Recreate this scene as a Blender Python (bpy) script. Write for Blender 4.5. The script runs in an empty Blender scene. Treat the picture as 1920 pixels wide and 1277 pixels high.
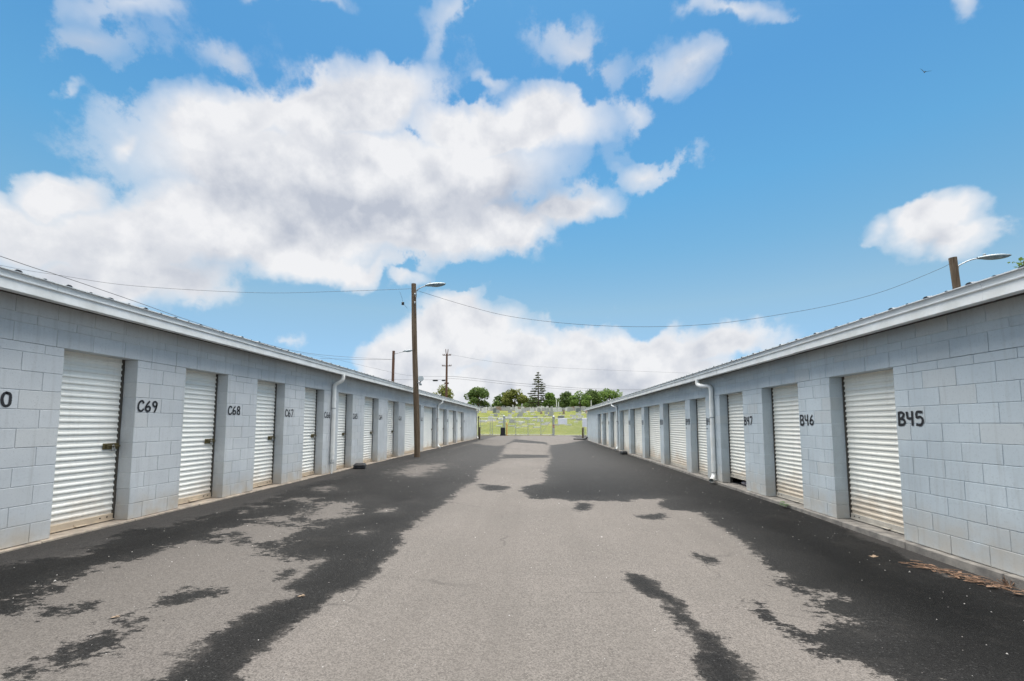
import bpy, bmesh, math, random
import numpy as np
from mathutils import Vector
random.seed(7); rng = np.random.default_rng(7)
R = math.radians
scene = bpy.context.scene
col = scene.collection

# ------------------------------------------------------------------ camera
CZ = 1.2666
cam = bpy.data.cameras.new("camera"); camo = bpy.data.objects.new("camera", cam); col.objects.link(camo)
camo.location = (0, 0, CZ); camo.rotation_euler = (R(90 + 4.452), 0, R(3.2615))
cam.sensor_fit = 'HORIZONTAL'; cam.sensor_width = 36; cam.lens = 36 * 808.87 / 1920
cam.shift_y = 93.585 / 1920; cam.clip_start = 0.05; cam.clip_end = 6000
scene.camera = camo
# ------------------------------------------------------------------ exposure
scene.view_settings.view_transform = 'Standard'; scene.view_settings.look = 'None'
EXPO = 2.80
scene.view_settings.exposure = EXPO; scene.view_settings.gamma = 1.0
scene.view_settings.use_curve_mapping = False
# ------------------------------------------------------------------ sun (veiled by cloud)
SUN_EL, SUN_AZ = 79, 0
sun = bpy.data.lights.new("sun", 'SUN'); sun.energy = 1.5; sun.angle = R(84); sun.color = (1, .955, .89)
suno = bpy.data.objects.new("sun", sun); col.objects.link(suno)
suno.rotation_euler = (R(-(90 - SUN_EL)), 0, 0); suno.location = (0, 20, 30)
# ------------------------------------------------------------------ node helper
class NT:
    def __init__(s, tree): s.t = tree; s.n = tree.nodes; s.l = tree.links
    def new(s, typ, ins=None, **kw):
        n = s.n.new(typ)
        for k, v in kw.items(): setattr(n, k, v)
        for k, v in (ins or {}).items():
            if isinstance(v, bpy.types.NodeSocket): s.l.new(v, n.inputs[k])
            elif v is not None: n.inputs[k].default_value = v
        return n
    def m(s, op, a, b=None, c=None, clamp=False):
        d = {0: a}
        if b is not None: d[1] = b
        if c is not None: d[2] = c
        return s.new('ShaderNodeMath', d, operation=op, use_clamp=clamp).outputs[0]
    def vm(s, op, a, b=None):
        d = {0: a}
        if b is not None: d[1] = b
        n = s.new('ShaderNodeVectorMath', d, operation=op)
        return n.outputs[1] if op in ('LENGTH', 'DOT_PRODUCT') else n.outputs[0]
    def mr(s, v, a, b, c=0.0, d=1.0, smooth=False):
        return s.new('ShaderNodeMapRange', {0: v, 1: a, 2: b, 3: c, 4: d}, interpolation_type='SMOOTHSTEP' if smooth else 'LINEAR').outputs[0]
    def mix(s, f, a, b, bt='MIX'):
        n = s.new('ShaderNodeMix', data_type='RGBA', blend_type=bt)
        for i, v in ((0, f), (6, a), (7, b)):
            if isinstance(v, bpy.types.NodeSocket): s.l.new(v, n.inputs[i])
            else: n.inputs[i].default_value = v if i == 0 else (tuple(v) + (1,) if len(v) == 3 else v)
        return n.outputs[2]
    def noise(s, vec, scale, detail=4, rough=.5, dist=0.0):
        n = s.new('ShaderNodeTexNoise', {'Scale': scale, 'Detail': detail, 'Roughness': rough, 'Distortion': dist})
        if vec is not None: s.l.new(vec, n.inputs['Vector'])
        return n.outputs[0]
    def rgb(s, c):
        n = s.new('ShaderNodeRGB'); n.outputs[0].default_value = tuple(c) + (1,); return n.outputs[0]

# ------------------------------------------------------------------ sky with cumulus
CLOUDS = [(-0.661,0.535,0.185,0.078,39,1.00),(-0.453,0.617,0.284,0.080,19,1.10),(-0.083,0.629,0.306,0.076,1,1.20),(-0.380,0.496,0.550,0.137,8,1.30),(-0.814,0.443,0.066,0.031,45,0.55),(-0.887,0.360,0.075,0.050,10,0.95),(-0.911,0.288,0.116,0.070,17,1.10),(-0.785,0.312,0.191,0.083,15,1.15),(-0.568,0.375,0.327,0.099,11,1.20),(-0.234,0.418,0.372,0.086,4,1.10),(0.102,0.467,0.140,0.060,11,0.95),(-0.044,0.413,0.204,0.057,10,0.95),(-0.789,0.248,0.208,0.054,12,1.00),(-0.485,0.327,0.340,0.037,8,0.70),(-0.858,0.578,0.085,0.033,25,0.24),(-0.829,0.643,0.121,0.024,25,0.30),(-0.681,0.639,0.078,0.043,-1,0.30),(-0.547,0.747,0.097,0.012,15,0.55),(0.074,0.741,0.163,0.047,-24,0.36),(0.331,0.691,0.126,0.038,-1,0.40),(-0.202,0.794,0.144,0.031,29,0.28),(0.433,0.751,0.182,0.021,-15,0.36),(0.805,0.592,0.022,0.025,-28,0.30),(0.290,0.529,0.092,0.036,-9,0.50),(-0.116,0.715,0.052,0.016,2,0.30),(-0.869,0.515,0.034,0.008,24,0.22),(0.223,0.645,0.055,0.034,-8,0.35),(0.753,0.331,0.077,0.060,-18,1.15),(0.792,0.290,0.052,0.043,-17,0.80),(0.680,0.332,0.033,0.026,-16,0.40),(-0.175,0.196,0.161,0.103,1,1.45),(-0.290,0.156,0.142,0.090,2,1.35),(-0.324,0.089,0.116,0.083,1,1.10),(0.005,0.142,0.174,0.098,-1,1.35),(0.223,0.166,0.231,0.077,-3,1.35),(0.386,0.160,0.153,0.055,-4,1.05),(-0.032,0.074,0.520,0.087,-0,1.20),(0.222,0.113,0.310,0.065,-2,1.10),(-0.317,0.312,0.059,0.023,4,0.50),(-0.560,0.176,0.039,0.019,5,0.30),]
SHADES = [(-0.379,0.457,0.420,0.081,7,1.10),(-0.095,0.467,0.333,0.079,1,1.00),(-0.495,0.582,0.142,0.034,27,0.40),(-0.753,0.270,0.252,0.055,12,0.50),(-0.196,0.376,0.312,0.045,3,0.50),(0.007,0.477,0.077,0.063,-2,0.70),(0.100,0.731,0.168,0.054,-15,0.50),(0.364,0.673,0.123,0.031,-12,0.45),(-0.032,0.068,0.594,0.087,-0,0.60),(0.233,0.112,0.297,0.047,-2,0.30),(0.774,0.287,0.066,0.032,-17,0.60),(-0.668,0.643,0.084,0.043,18,0.50),(-0.858,0.574,0.078,0.034,25,0.50),(-0.156,0.117,0.185,0.049,1,0.35),]
world = bpy.data.worlds.new("World"); scene.world = world; world.use_nodes = True
W = NT(world.node_tree); W.n.clear()
STR = 0.05
world.cycles.sampling_method = 'MANUAL'; world.cycles.sample_map_resolution = 256
geo = W.new('ShaderNodeTexCoord').outputs['Generated']
dirv = W.vm('NORMALIZE', geo)
sx = W.new('ShaderNodeSeparateXYZ', {0: dirv})
az = W.m('ARCTAN2', sx.outputs[0], sx.outputs[1]); el = W.m('ARCSINE', sx.outputs[2])
nwarp = W.new('ShaderNodeTexNoise', {'Vector': dirv, 'Scale': 5.0, 'Detail': 5, 'Roughness': .55}).outputs['Color']
wv = W.new('ShaderNodeVectorMath', {0: nwarp, 1: (.5, .5, .5)}, operation='SUBTRACT').outputs[0]
wv = W.new('ShaderNodeVectorMath', {0: wv, 3: .20}, operation='SCALE').outputs[0]
ae = W.new('ShaderNodeCombineXYZ', {0: az, 1: el, 2: 0.0}).outputs[0]
ae = W.vm('ADD', ae, W.vm('MULTIPLY', wv, (1, 1, 0)))
def blobs(lst, base):
    acc = base
    for (a, e, ra, re, rot, amp) in lst:
        mp = W.new('ShaderNodeMapping', {'Vector': ae, 'Location': (a, e, 0), 'Rotation': (0, 0, R(rot)), 'Scale': (ra, re, 1)}, vector_type='TEXTURE').outputs[0]
        r = W.vm('LENGTH', mp)
        v = W.m('MULTIPLY_ADD', r, -amp, amp)
        acc = W.m('SMOOTH_MAX', acc, v, .12) if acc is not None else v
    return acc
# clouds elsewhere in the sky (overhead, beside and behind) go on as broken cumulus
gen = W.mr(W.noise(dirv, 2.6, 3, .5), .40, .62, -.9, .95)
out_a = W.mr(W.m('ABSOLUTE', az), .95, 1.25, smooth=True); out_e = W.mr(el, .80, 1.0, smooth=True)
outm = W.m('MAXIMUM', out_a, out_e)
gen = W.m('ADD', W.m('MULTIPLY', gen, outm), W.m('MULTIPLY_ADD', outm, 1.0, -1.0))
field = blobs(CLOUDS, gen)
def fbm(v):
    return W.m('MULTIPLY', W.noise(v, 7.5, 9, .67), 1.1)
n0 = fbm(dirv)
nn = W.m('SUBTRACT', n0, .55)
vwv = W.vm('ADD', dirv, W.new('ShaderNodeVectorMath', {0: W.new('ShaderNodeTexNoise', {'Vector': dirv, 'Scale': 16.0, 'Detail': 2}).outputs['Color'], 3: .07}, operation='SCALE').outputs[0])
bill = W.m('SUBTRACT', .36, W.new('ShaderNodeTexVoronoi', {'Vector': vwv, 'Scale': 15.0, 'Smoothness': .35}, feature='SMOOTH_F1').outputs['Distance'])   # rounded heads
dens = W.m('ADD', W.m('MULTIPLY_ADD', nn, 2.0, W.m('MULTIPLY', field, 1.5)), W.m('MULTIPLY', bill, .75))
soft = W.mr(W.noise(dirv, 3.3, 3, .5),   .35, .65, .16, .55)        # crisp heads, frayed edges
alpha = W.m('DIVIDE', W.m('ADD', dens, .14), soft, clamp=True); alpha = W.mr(alpha, 0, 1, 0, 1, smooth=True)
alpha = W.m('MULTIPLY', alpha, W.mr(field, .0, .52, .16, 1.0))
thick = W.mr(dens, .0, .9, 0, 1, smooth=True)
shade = W.m('MAXIMUM', blobs(SHADES, None), 0.0)
shade = W.m('MAXIMUM', shade, W.m('MULTIPLY', outm, W.mr(n0, .45, .7, .15, .7)))
def puff(v): return W.m('MULTIPLY_ADD', W.noise(v, 15.0, 5, .62), .55, W.noise(v, 6.0, 3, .5))
lit = W.m('MULTIPLY', W.m('SUBTRACT', puff(W.vm('ADD', dirv, (0.0, -.02, .045))), puff(dirv)), 2.3)          # darker where more cloud lies above
sh = W.m('MULTIPLY_ADD', shade, W.mr(W.noise(dirv, 5.0, 4, .5), .3, .7, .7, 1.15), W.m('MULTIPLY_ADD', lit, thick, .06))
sh = W.m('ADD', sh, W.m('MULTIPLY', W.m('SUBTRACT', .02, bill), W.m('MULTIPLY', thick, .55))); sh = W.mr(sh, 0.0, 1.1, 0, .88)
K = 1 / (STR * 2 ** EXPO)
cc = W.mix(sh, (.90 * K, .90 * K, .915 * K), (.47 * K, .51 * K, .60 * K))
SKYN = W.new('ShaderNodeTexSky', sky_type='NISHITA', sun_disc=False, sun_elevation=R(SUN_EL), sun_rotation=R(SUN_AZ), altitude=200, air_density=1.0, dust_density=.6, ozone_density=2.0)
rampn = W.new('ShaderNodeValToRGB', {0: W.mr(el, 0, .70)}); cr = rampn.color_ramp
for i, (p_, c_) in enumerate(((0, (.31, .44, .64)), (.36, (.58, .65, .57)), (.52, (.45, .67, .63)), (.69, (.36, .68, .69)), (.93, (.30, .63, .70)))):
    e_ = cr.elements[i] if i < 2 else cr.elements.new(p_); e_.position = p_; e_.color = tuple(x * .232 / (STR * 2 ** EXPO) for x in c_) + (1,)
skyc = W.mix(1.0, SKYN.outputs[0], rampn.outputs[0], 'MULTIPLY')
fin = W.mix(W.m('MULTIPLY', alpha, .97), skyc, cc)
bg = W.new('ShaderNodeBackground', {'Color': fin, 'Strength': STR})
wo = W.new('ShaderNodeOutputWorld', {'Surface': bg.outputs[0]})

# ------------------------------------------------------------------ mesh helpers
class MB:
    def __init__(s): s.v = []; s.f = []; s.mi = []; s.sm = []
    def add(s, vs, fs, mi=0, smooth=False):
        o = len(s.v); s.v += [tuple(p) for p in vs]
        for f in fs: s.f.append(tuple(i + o for i in f)); s.mi.append(mi); s.sm.append(smooth)
    def box(s, x0, x1, y0, y1, z0, z1, mi=0):
        s.add([(x0, y0, z0), (x1, y0, z0), (x1, y1, z0), (x0, y1, z0), (x0, y0, z1), (x1, y0, z1), (x1, y1, z1), (x0, y1, z1)],
              [(3, 2, 1, 0), (4, 5, 6, 7), (0, 1, 5, 4), (1, 2, 6, 5), (2, 3, 7, 6), (3, 0, 4, 7)], mi)
    def cbox(s, x0, x1, y0, y1, z0, z1, c=.004, mi=0):   # box with chamfered edges
        bm = bmesh.new(); bmesh.ops.create_cube(bm, size=1)
        for v in bm.verts: v.co = Vector(((x0, x1)[v.co.x > 0], (y0, y1)[v.co.y > 0], (z0, z1)[v.co.z > 0]))
        bmesh.ops.bevel(bm, geom=bm.edges[:], offset=c, segments=1, affect='EDGES')
        bm.verts.index_update()
        s.add([v.co[:] for v in bm.verts], [[v.index for v in f.verts] for f in bm.faces], mi); bm.free()
    def tube(s, path, r, n=10, cap=True, mi=0, smooth=True):
        P = [Vector(p) for p in path]; rs = r if isinstance(r, (list, tuple)) else [r] * len(P)
        t0 = (P[1] - P[0]).normalized(); ref = Vector((0, 0, 1)) if abs(t0.z) < .9 else Vector((1, 0, 0))
        u = t0.cross(ref).normalized(); vs = []; fs = []
        for i, p in enumerate(P):
            t = (P[min(i + 1, len(P) - 1)] - P[max(i - 1, 0)]).normalized()
            u = (u - t * u.dot(t)).normalized(); w = t.cross(u)
            for k in range(n):
                a = 2 * math.pi * k / n; vs.append(p + (u * math.cos(a) + w * math.sin(a)) * rs[i])
        for i in range(len(P) - 1):
            for k in range(n):
                fs.append((i * n + k, i * n + (k + 1) % n, (i + 1) * n + (k + 1) % n, (i + 1) * n + k))
        s.add(vs, fs, mi, smooth)
        if cap:
            s.add(vs[:n], [tuple(range(n - 1, -1, -1))], mi); s.add(vs[-n:], [tuple(range(n))], mi)
    def lathe(s, prof, c, n=16, mi=0, smooth=True):
        vs = []; fs = []
        for r, z in prof:
            for k in range(n):
                a = 2 * math.pi * k / n; vs.append((c[0] + r * math.cos(a), c[1] + r * math.sin(a), c[2] + z))
        for i in range(len(prof) - 1):
            for k in range(n): fs.append((i * n + k, i * n + (k + 1) % n, (i + 1) * n + (k + 1) % n, (i + 1) * n + k))
        s.add(vs, fs, mi, smooth)
    def mesh(s, name, mats):
        me = bpy.data.meshes.new(name); me.from_pydata(s.v, [], s.f)
        for m_ in (mats if isinstance(mats, (list, tuple)) else [mats]): me.materials.append(m_)
        me.polygons.foreach_set('material_index', s.mi); me.polygons.foreach_set('use_smooth', s.sm); me.update()
        return me
    def build(s, name, mats, parent=None, loc=(0, 0, 0)):
        o = bpy.data.objects.new(name, s.mesh(name, mats)); col.objects.link(o); o.location = loc
        if parent: o.parent = parent
        return o
def link(name, me, parent=None, loc=(0, 0, 0), rotz=0):
    o = bpy.data.objects.new(name, me); col.objects.link(o); o.location = loc; o.rotation_euler = (0, 0, rotz)
    if parent: o.parent = parent
    return o
def tag(o, label=None, cat=None, group=None, kind=None):
    for k, v in (('label', label), ('category', cat), ('group', group), ('kind', kind)):
        if v: o[k] = v
    return o
def empty(name, loc=(0, 0, 0)):
    o = bpy.data.objects.new(name, None); col.objects.link(o); o.location = loc; o.empty_display_size = .2; return o
def smooth_path(P, k=6):      # Catmull-Rom
    P = [Vector(p) for p in P]; out = []
    for i in range(len(P) - 1):
        a, b, c, d = P[max(i - 1, 0)], P[i], P[i + 1], P[min(i + 2, len(P) - 1)]
        for j in range(k):
            t = j / k
            out.append(.5 * ((2 * b) + (c - a) * t + (2 * a - 5 * b + 4 * c - d) * t * t + (3 * b - a - 3 * c + d) * t ** 3))
    out.append(P[-1]); return out

# ------------------------------------------------------------------ materials
def mat(name):
    m = bpy.data.materials.new(name); m.use_nodes = True; t = NT(m.node_tree)
    return m, t, t.n['Principled BSDF']
def simple(name, c, rough=.6, metal=0, var=.12, scale=8, bump=0.0, bscale=60, c2=None, spec=.5):
    m, t, b = mat(name)
    pos = t.new('ShaderNodeNewGeometry').outputs['Position']
    n = t.noise(pos, scale, 6, .6)
    c2 = c2 or tuple(x * (1 - 2.2 * var) for x in c)
    cl = t.mix(t.mr(n, .3, .7), c, c2); t.l.new(cl, b.inputs['Base Color'])
    b.inputs['Roughness'].default_value = rough; b.inputs['Metallic'].default_value = metal; b.inputs['Specular IOR Level'].default_value = spec
    if bump:
        bp = t.new('ShaderNodeBump', {'Strength': bump, 'Distance': .01, 'Height': t.noise(pos, bscale, 5, .6)})
        t.l.new(bp.outputs[0], b.inputs['Normal'])
    return m
def paint_mat(name, base, dirt=.85):
    m, t, b = mat(name)
    pos = t.new('ShaderNodeNewGeometry').outputs['Position']; sp = t.new('ShaderNodeSeparateXYZ', {0: pos})
    rnd = t.new('ShaderNodeObjectInfo').outputs['Random']
    isl = t.new('ShaderNodeNewGeometry').outputs['Random Per Island']
    r = t.m('FRACT', t.m('ADD', rnd, isl))
    lo = t.noise(pos, .9, 5, .6); hi = t.noise(pos, 45, 4, .65)
    c = t.mix(t.mr(lo, .35, .65), base, tuple(x * y for x, y in zip(base, (.80, .82, .84))))
    c = t.mix(t.mr(r, 0, 1, 0, .42), c, tuple(x * .74 for x in base))
    c = t.mix(t.mr(r, .86, .9, 0, .28), c, (.60, .60, .57))
    c = t.mix(t.mr(hi, .54, .70, 0, .42), c, tuple(x * .62 for x in base))
    # pits of the block face, chipped paint, rain streaks
    vor = t.new('ShaderNodeTexVoronoi', {'Vector': pos, 'Scale': 48.0}); pit = t.m('MULTIPLY', t.mr(vor.outputs[0], .0, .16, 1, 0), t.mr(t.noise(pos, 5, 4, .6), .46, .62))
    c = t.mix(t.m('MULTIPLY', pit, .85), c, (.10, .11, .12))
    chip = t.mr(t.noise(pos, 11, 9, .72), .70, .725)
    c = t.mix(t.m('MULTIPLY', chip, .8), c, (.62, .62, .60))
    stv = t.vm('MULTIPLY', pos, (1, 7, .45)); st = t.mr(t.noise(stv, 2.2, 6, .65), .52, .74, 0, .36)
    c = t.mix(st, c, (.30, .30, .285))
    # clay splashed up from the ground
    hz = t.m('ADD', sp.outputs[2], t.m('MULTIPLY', t.m('SUBTRACT', t.noise(pos, 2.3, 5, .6), .5), -.55))
    d = t.m('MULTIPLY', t.mr(hz, -.12, .46, 1, 0, True), t.mr(t.noise(pos, 5, 4), .3, .6, .35, 1))
    c = t.mix(t.m('MULTIPLY', d, dirt), c, (.47, .38, .27))
    t.l.new(c, b.inputs['Base Color']); b.inputs['Roughness'].default_value = .62; b.inputs['Specular IOR Level'].default_value = .35
    h = t.m('MULTIPLY_ADD', t.noise(pos, 110, 4, .7), .6, t.m('MULTIPLY', pit, -1.2))
    bp = t.new('ShaderNodeBump', {'Strength': .55, 'Distance': .004, 'Height': h}); t.l.new(bp.outputs[0], b.inputs['Normal'])
    return m
M = {}
M['paintL'] = paint_mat('wall_paint_blue_grey', (.615, .635, .64))
M['paintR'] = paint_mat('wall_paint_slate', (.565, .622, .648), .5)
def door_mat(name, base):
    m, t, b = mat(name)
    pos = t.new('ShaderNodeNewGeometry').outputs['Position']; sp = t.new('ShaderNodeSeparateXYZ', {0: pos})
    c = t.mix(t.mr(t.noise(pos, 1.3, 4), .3, .7), base, tuple(x * .93 for x in base))
    st = t.mr(t.noise(t.vm('MULTIPLY', pos, (1, 9, .5)), 2, 5, .6), .5, .8, 0, .22); c = t.mix(st, c, (.55, .50, .42))
    hz = t.m('ADD', sp.outputs[2], t.m('MULTIPLY', t.m('SUBTRACT', t.noise(pos, 2.0, 5, .6), .5), -.9))
    d = t.mr(hz, -.1, .42, 1, 0, True); c = t.mix(t.m('MULTIPLY', d, .62), c, (.52, .38, .24))
    sc = t.mr(t.noise(pos, 14, 8, .7), .68, .72, 0, .35); c = t.mix(sc, c, (.42, .38, .33))
    t.l.new(c, b.inputs['Base Color']); b.inputs['Roughness'].default_value = .45
    bp = t.new('ShaderNodeBump', {'Strength': .12, 'Distance': .01, 'Height': t.noise(pos, 9, 3)}); t.l.new(bp.outputs[0], b.inputs['Normal'])
    return m
M['door'] = door_mat('door_enamel_white', (.93, .92, .855)); M['doorR'] = door_mat('door_enamel_cream', (.93, .91, .825))
M['bar'] = simple('bottom_bar_dirty', (.62, .50, .36), .6, 0, .2, 5, c2=(.40, .33, .25))
M['barR'] = simple('bottom_bar_grey', (.55, .51, .44), .6, 0, .2, 5, c2=(.36, .33, .28))
M['guide'] = simple('guide_dark', (.10, .09, .075), .6, .3)
M['brass'] = simple('brass_tarnished', (.24, .20, .10), .42, .7, .25, 30)
M['steel'] = simple('steel', (.55, .55, .55), .35, .9)
M['dark'] = simple('black_plastic', (.018, .018, .02), .45, 0, .2, 20, .2)
M['gutter'] = simple('gutter_white', (.80, .81, .80), .4, 0, .08, 3.5, c2=(.60, .60, .57))
M['gut2'] = simple('gutter_upper', (.72, .74, .74), .5, 0, .08, 2.5)
M['soffit'] = simple('soffit_brown', (.055, .045, .036), .85)
M['roof'] = simple('roof_galvanised', (.20, .21, .22), .6, .2, .1, 3)
M['closure'] = simple('rib_closure', (.012, .014, .02), .7)
M['pvc'] = simple('downspout_white', (.93, .93, .90), .35, 0, .1, 4, c2=(.80, .78, .72))
M['slabR'] = simple('slab_concrete_grey', (.33, .30, .26), .9, 0, .2, 6, .6, 60, c2=(.13, .12, .11))
M['slab'] = simple('slab_concrete', (.47, .39, .30), .9, 0, .2, 6, .6, 60, c2=(.20, .17, .145))
M['ink'] = simple('stencil_black', (.022, .022, .026), .6, 0, .3, 40)
def wood_mat(name, a, bb):
    m, t, b = mat(name)
    pos = t.new('ShaderNodeTexCoord').outputs['Object']
    g = t.noise(t.vm('MULTIPLY', pos, (16, 16, .55)), 1.6, 8, .65, .4); g2 = t.noise(t.vm('MULTIPLY', pos, (60, 60, 1.2)), 1.5, 4, .6)
    c = t.mix(t.mr(g, .34, .66), a, bb); c = t.mix(t.mr(g2, .55, .72, 0, .8), c, tuple(x * .22 for x in a))
    t.l.new(c, b.inputs['Base Color']); b.inputs['Roughness'].default_value = .9; b.inputs['Specular IOR Level'].default_value = .15
    bp = t.new('ShaderNodeBump', {'Strength': .6, 'Distance': .02, 'Height': t.m('ADD', g, g2)}); t.l.new(bp.outputs[0], b.inputs['Normal'])
    return m
M['wood'] = wood_mat('pole_wood', (.095, .062, .038), (.20, .155, .11)); M['wood2'] = wood_mat('pole_wood_red', (.17, .095, .065), (.12, .072, .05)); M['wood3'] = wood_mat('bollard_wood', (.13, .10, .07), (.085, .07, .05))
M['lamp'] = simple('lamp_housing', (.34, .38, .39), .45, .3, .1, 6); M['lens'] = simple('lamp_lens', (.26, .34, .38), .5, 0, .25, 9, c2=(.10, .15, .18), spec=.2)
M['wire'] = simple('wire', (.06, .06, .065), .7); M['galv'] = simple('galvanised', (.50, .51, .51), .45, .5, .15, 5)
M['yellow'] = simple('yellow_paint', (.72, .42, .12), .6); M['sign'] = simple('sign_white', (.80, .81, .85), .5, 0, .04, 3)
M['red'] = simple('reflector_red', (.5, .06, .04), .4)
for k, c in dict(w=(.74, .72, .70), g=(.46, .45, .44), d=(.22, .23, .24), b=(.36, .27, .21)).items():
    M['st' + k] = simple('gravestone_' + k, c, .6, 0, .15, 2.5, .15, 25)

# ------------------------------------------------------------------ ground
def lerp(a, b, t): return a + (b - a) * t
def gz(X, y):
    t = min(max((y - 25) / 25, 0), 1); t = t * t * (3 - 2 * t)
    return lerp(-.025 - .019 * (X + 5.417), -.11, t)
def hz(X, d):
    if d < 50: z = -.5
    elif d < 52.2: z = lerp(-.5, -.12, (d - 50) / 2.2)
    elif d < 112: z = -.12 + .08 * (d - 52.2)
    else: z = 4.664 + .0315 * (min(d, 330) - 112)
    return z + (.12 * math.sin(X * .11 + d * .07) + .08 * math.sin(X * .23 - d * .13)) * min(max((d - 56) / 30, 0), 1)
m, t, b = mat('grass_lawn'); M['grass'] = m
pos = t.new('ShaderNodeNewGeometry').outputs['Position']
c = t.mix(t.mr(t.noise(pos, .25, 5, .6), .35, .65), (.092, .112, .022), (.150, .156, .038))
c = t.mix(t.mr(t.noise(pos, 1.6, 6, .65), .45, .7, 0, .7), c, (.07, .095, .018))
c = t.mix(t.mr(t.noise(pos, .09, 4, .6), .55, .72, 0, .65), c, (.25, .215, .10))
c = t.mix(t.mr(t.noise(t.vm('MULTIPLY', pos, (.4, 2.2, 1)), .8, 4), .5, .75, 0, .5), c, (.19, .185, .05))
yard = t.mr(t.new('ShaderNodeSeparateXYZ', {0: pos}).outputs[1], 50.6, 51.6, 1, 0)
c = t.mix(yard, c, t.mix(t.mr(t.noise(pos, 9, 6, .7), .3, .7), (.16, .15, .135), (.09, .085, .078)))
t.l.new(c, b.inputs['Base Color']); b.inputs['Roughness'].default_value = .9; b.inputs['Specular IOR Level'].default_value = .1
bp = t.new('ShaderNodeBump', {'Strength': .9, 'Distance': .08, 'Height': t.noise(pos, 7, 6, .7)}); t.l.new(bp.outputs[0], b.inputs['Normal'])
xs = [-2500, -900, -400] + list(range(-240, 241, 6)) + [400, 900, 2500]
ys = [-900, -200, -60, 0, 30, 50, 51.2, 52.2] + list(np.arange(54, 150, 2.5)) + list(range(152, 340, 8)) + [600, 1200, 3000]
g = MB(); g.add([(x, y, hz(x, y)) for y in ys for x in xs], [(j * len(xs) + i, j * len(xs) + i + 1, (j + 1) * len(xs) + i + 1, (j + 1) * len(xs) + i) for j in range(len(ys) - 1) for i in range(len(xs) - 1)], 0, True)
tag(g.build('grass_ground', M['grass']), kind='structure')

# asphalt: outlines of the wet patches, in metres on the lane
WET=[[(-2.02,2.28),(-2.02,2.42),(-2.11,2.75),(-2.06,3.06),(-2.01,3.34),(-1.94,3.49),(-2.09,3.61),(-2.11,3.86),(-2.15,4.28),(-2.48,4.32),(-2.76,4.41),(-3.07,4.67),(-3.46,4.79),(-3.94,4.72),(-3.90,4.37),(-3.95,4.18),(-4.04,4.05),(-4.04,3.82),(-3.93,3.41),(-3.86,3.25),(-3.65,2.92),(-3.82,2.80),(-4.90,3.30),(-4.87,3.76),(-4.91,4.06),(-4.78,4.19),(-4.62,4.15),(-4.80,4.73),(-5.00,5.19),(-4.70,5.41),(-4.76,5.91),(-4.72,6.32),(-4.73,7.43),(-4.95,9.04),(-4.88,10.66),(-4.86,13.62),(-4.90,19.13),(-4.56,23.57),(-4.43,29.57),(-2.52,26.78),(-2.01,28.02),(-1.60,19.55),(-1.56,18.58),(-1.34,16.46),(-1.68,13.90),(-1.67,12.36),(-1.42,10.35),(-1.62,9.60),(-1.64,9.13),(-1.60,6.97),(-1.66,5.95),(-1.66,5.30),(-1.50,4.86),(-1.52,4.47),(-1.47,3.97),(-1.50,3.65),(-1.64,3.54),(-1.61,3.24),(-1.65,2.94),(-1.63,2.63),(-1.64,2.51),(-1.58,2.32),(-1.51,2.10),(-1.95,2.06)],
[(0.57,17.78),(0.23,13.09),(0.21,10.68),(-0.32,9.69),(-0.36,9.07),(-0.12,8.21),(0.28,8.28),(0.67,8.12),(1.17,8.20),(1.67,8.17),(1.99,8.57),(2.41,8.64),(2.16,7.89),(2.23,7.56),(2.63,7.31),(2.56,6.62),(2.54,5.73),(2.42,5.14),(2.31,4.59),(2.24,4.15),(2.30,3.97),(2.42,3.92),(2.21,3.79),(2.11,3.53),(2.26,3.43),(2.19,3.34),(1.89,3.29),(1.75,3.30),(1.71,3.40),(1.81,3.74),(1.80,3.82),(1.68,3.48),(1.66,3.23),(1.70,3.08),(1.80,2.92),(1.89,2.78),(1.99,2.71),(2.06,2.65),(2.04,2.50),(3.08,2.59),(4.08,3.38),(4.21,4.11),(4.20,4.36),(4.12,4.64),(4.12,5.06),(4.23,5.47),(4.32,6.29),(4.48,7.77),(4.48,9.65),(4.44,12.68),(4.64,19.89),(4.64,32.24),(4.48,39.36),(2.08,31.88),(0.91,28.97),(0.60,22.64),(0.58,19.26)],
[(0.82,4.34),(0.94,4.25),(1.07,4.02),(1.07,3.83),(1.19,3.66),(1.14,3.52),(1.16,3.30),(1.21,3.07),(1.21,2.87),(1.21,2.72),(1.18,2.57),(1.14,2.37),(0.87,2.35),(0.91,2.55),(0.93,2.72),(1.04,3.02),(0.97,3.24),(0.95,3.45),(1.01,3.64),(0.86,3.81),(0.79,4.12)],
[(-2.89,3.30),(-2.85,3.41),(-2.59,3.46),(-2.60,3.33),(-2.66,3.22),(-2.76,3.17)],
[(-2.77,2.37),(-2.88,2.48),(-2.92,2.63),(-2.89,2.73),(-2.77,2.79),(-2.88,2.93),(-2.81,2.92),(-2.60,2.87),(-2.55,2.77),(-2.64,2.73),(-2.55,2.57),(-2.55,2.43),(-2.58,2.41),(-2.70,2.33)],
[(-3.59,3.03),(-3.55,3.08),(-3.36,3.10),(-3.32,2.99),(-3.43,2.92)],
[(1.70,5.10),(1.81,5.05),(1.90,4.79),(1.74,4.67),(1.68,4.80)],
[(1.52,6.95),(2.03,7.18),(1.99,6.82),(1.70,6.71)],
[(0.75,7.97),(0.94,8.00),(0.89,7.35),(0.64,7.23)],
[(-1.33,9.91),(-0.55,9.72),(-0.73,8.93),(-1.07,9.01)],
[(-2.40,3.97),(-2.27,4.01),(-2.16,3.88),(-2.23,3.78)],
[(-1.57,19.55),(0.57,19.91),(0.55,18.34),(-1.40,17.20)],
[(-2.04,28.37),(-2.01,39.56),(0.56,33.89),(0.88,30.48),(0.64,29.59),(-1.81,31.74)],
]
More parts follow.
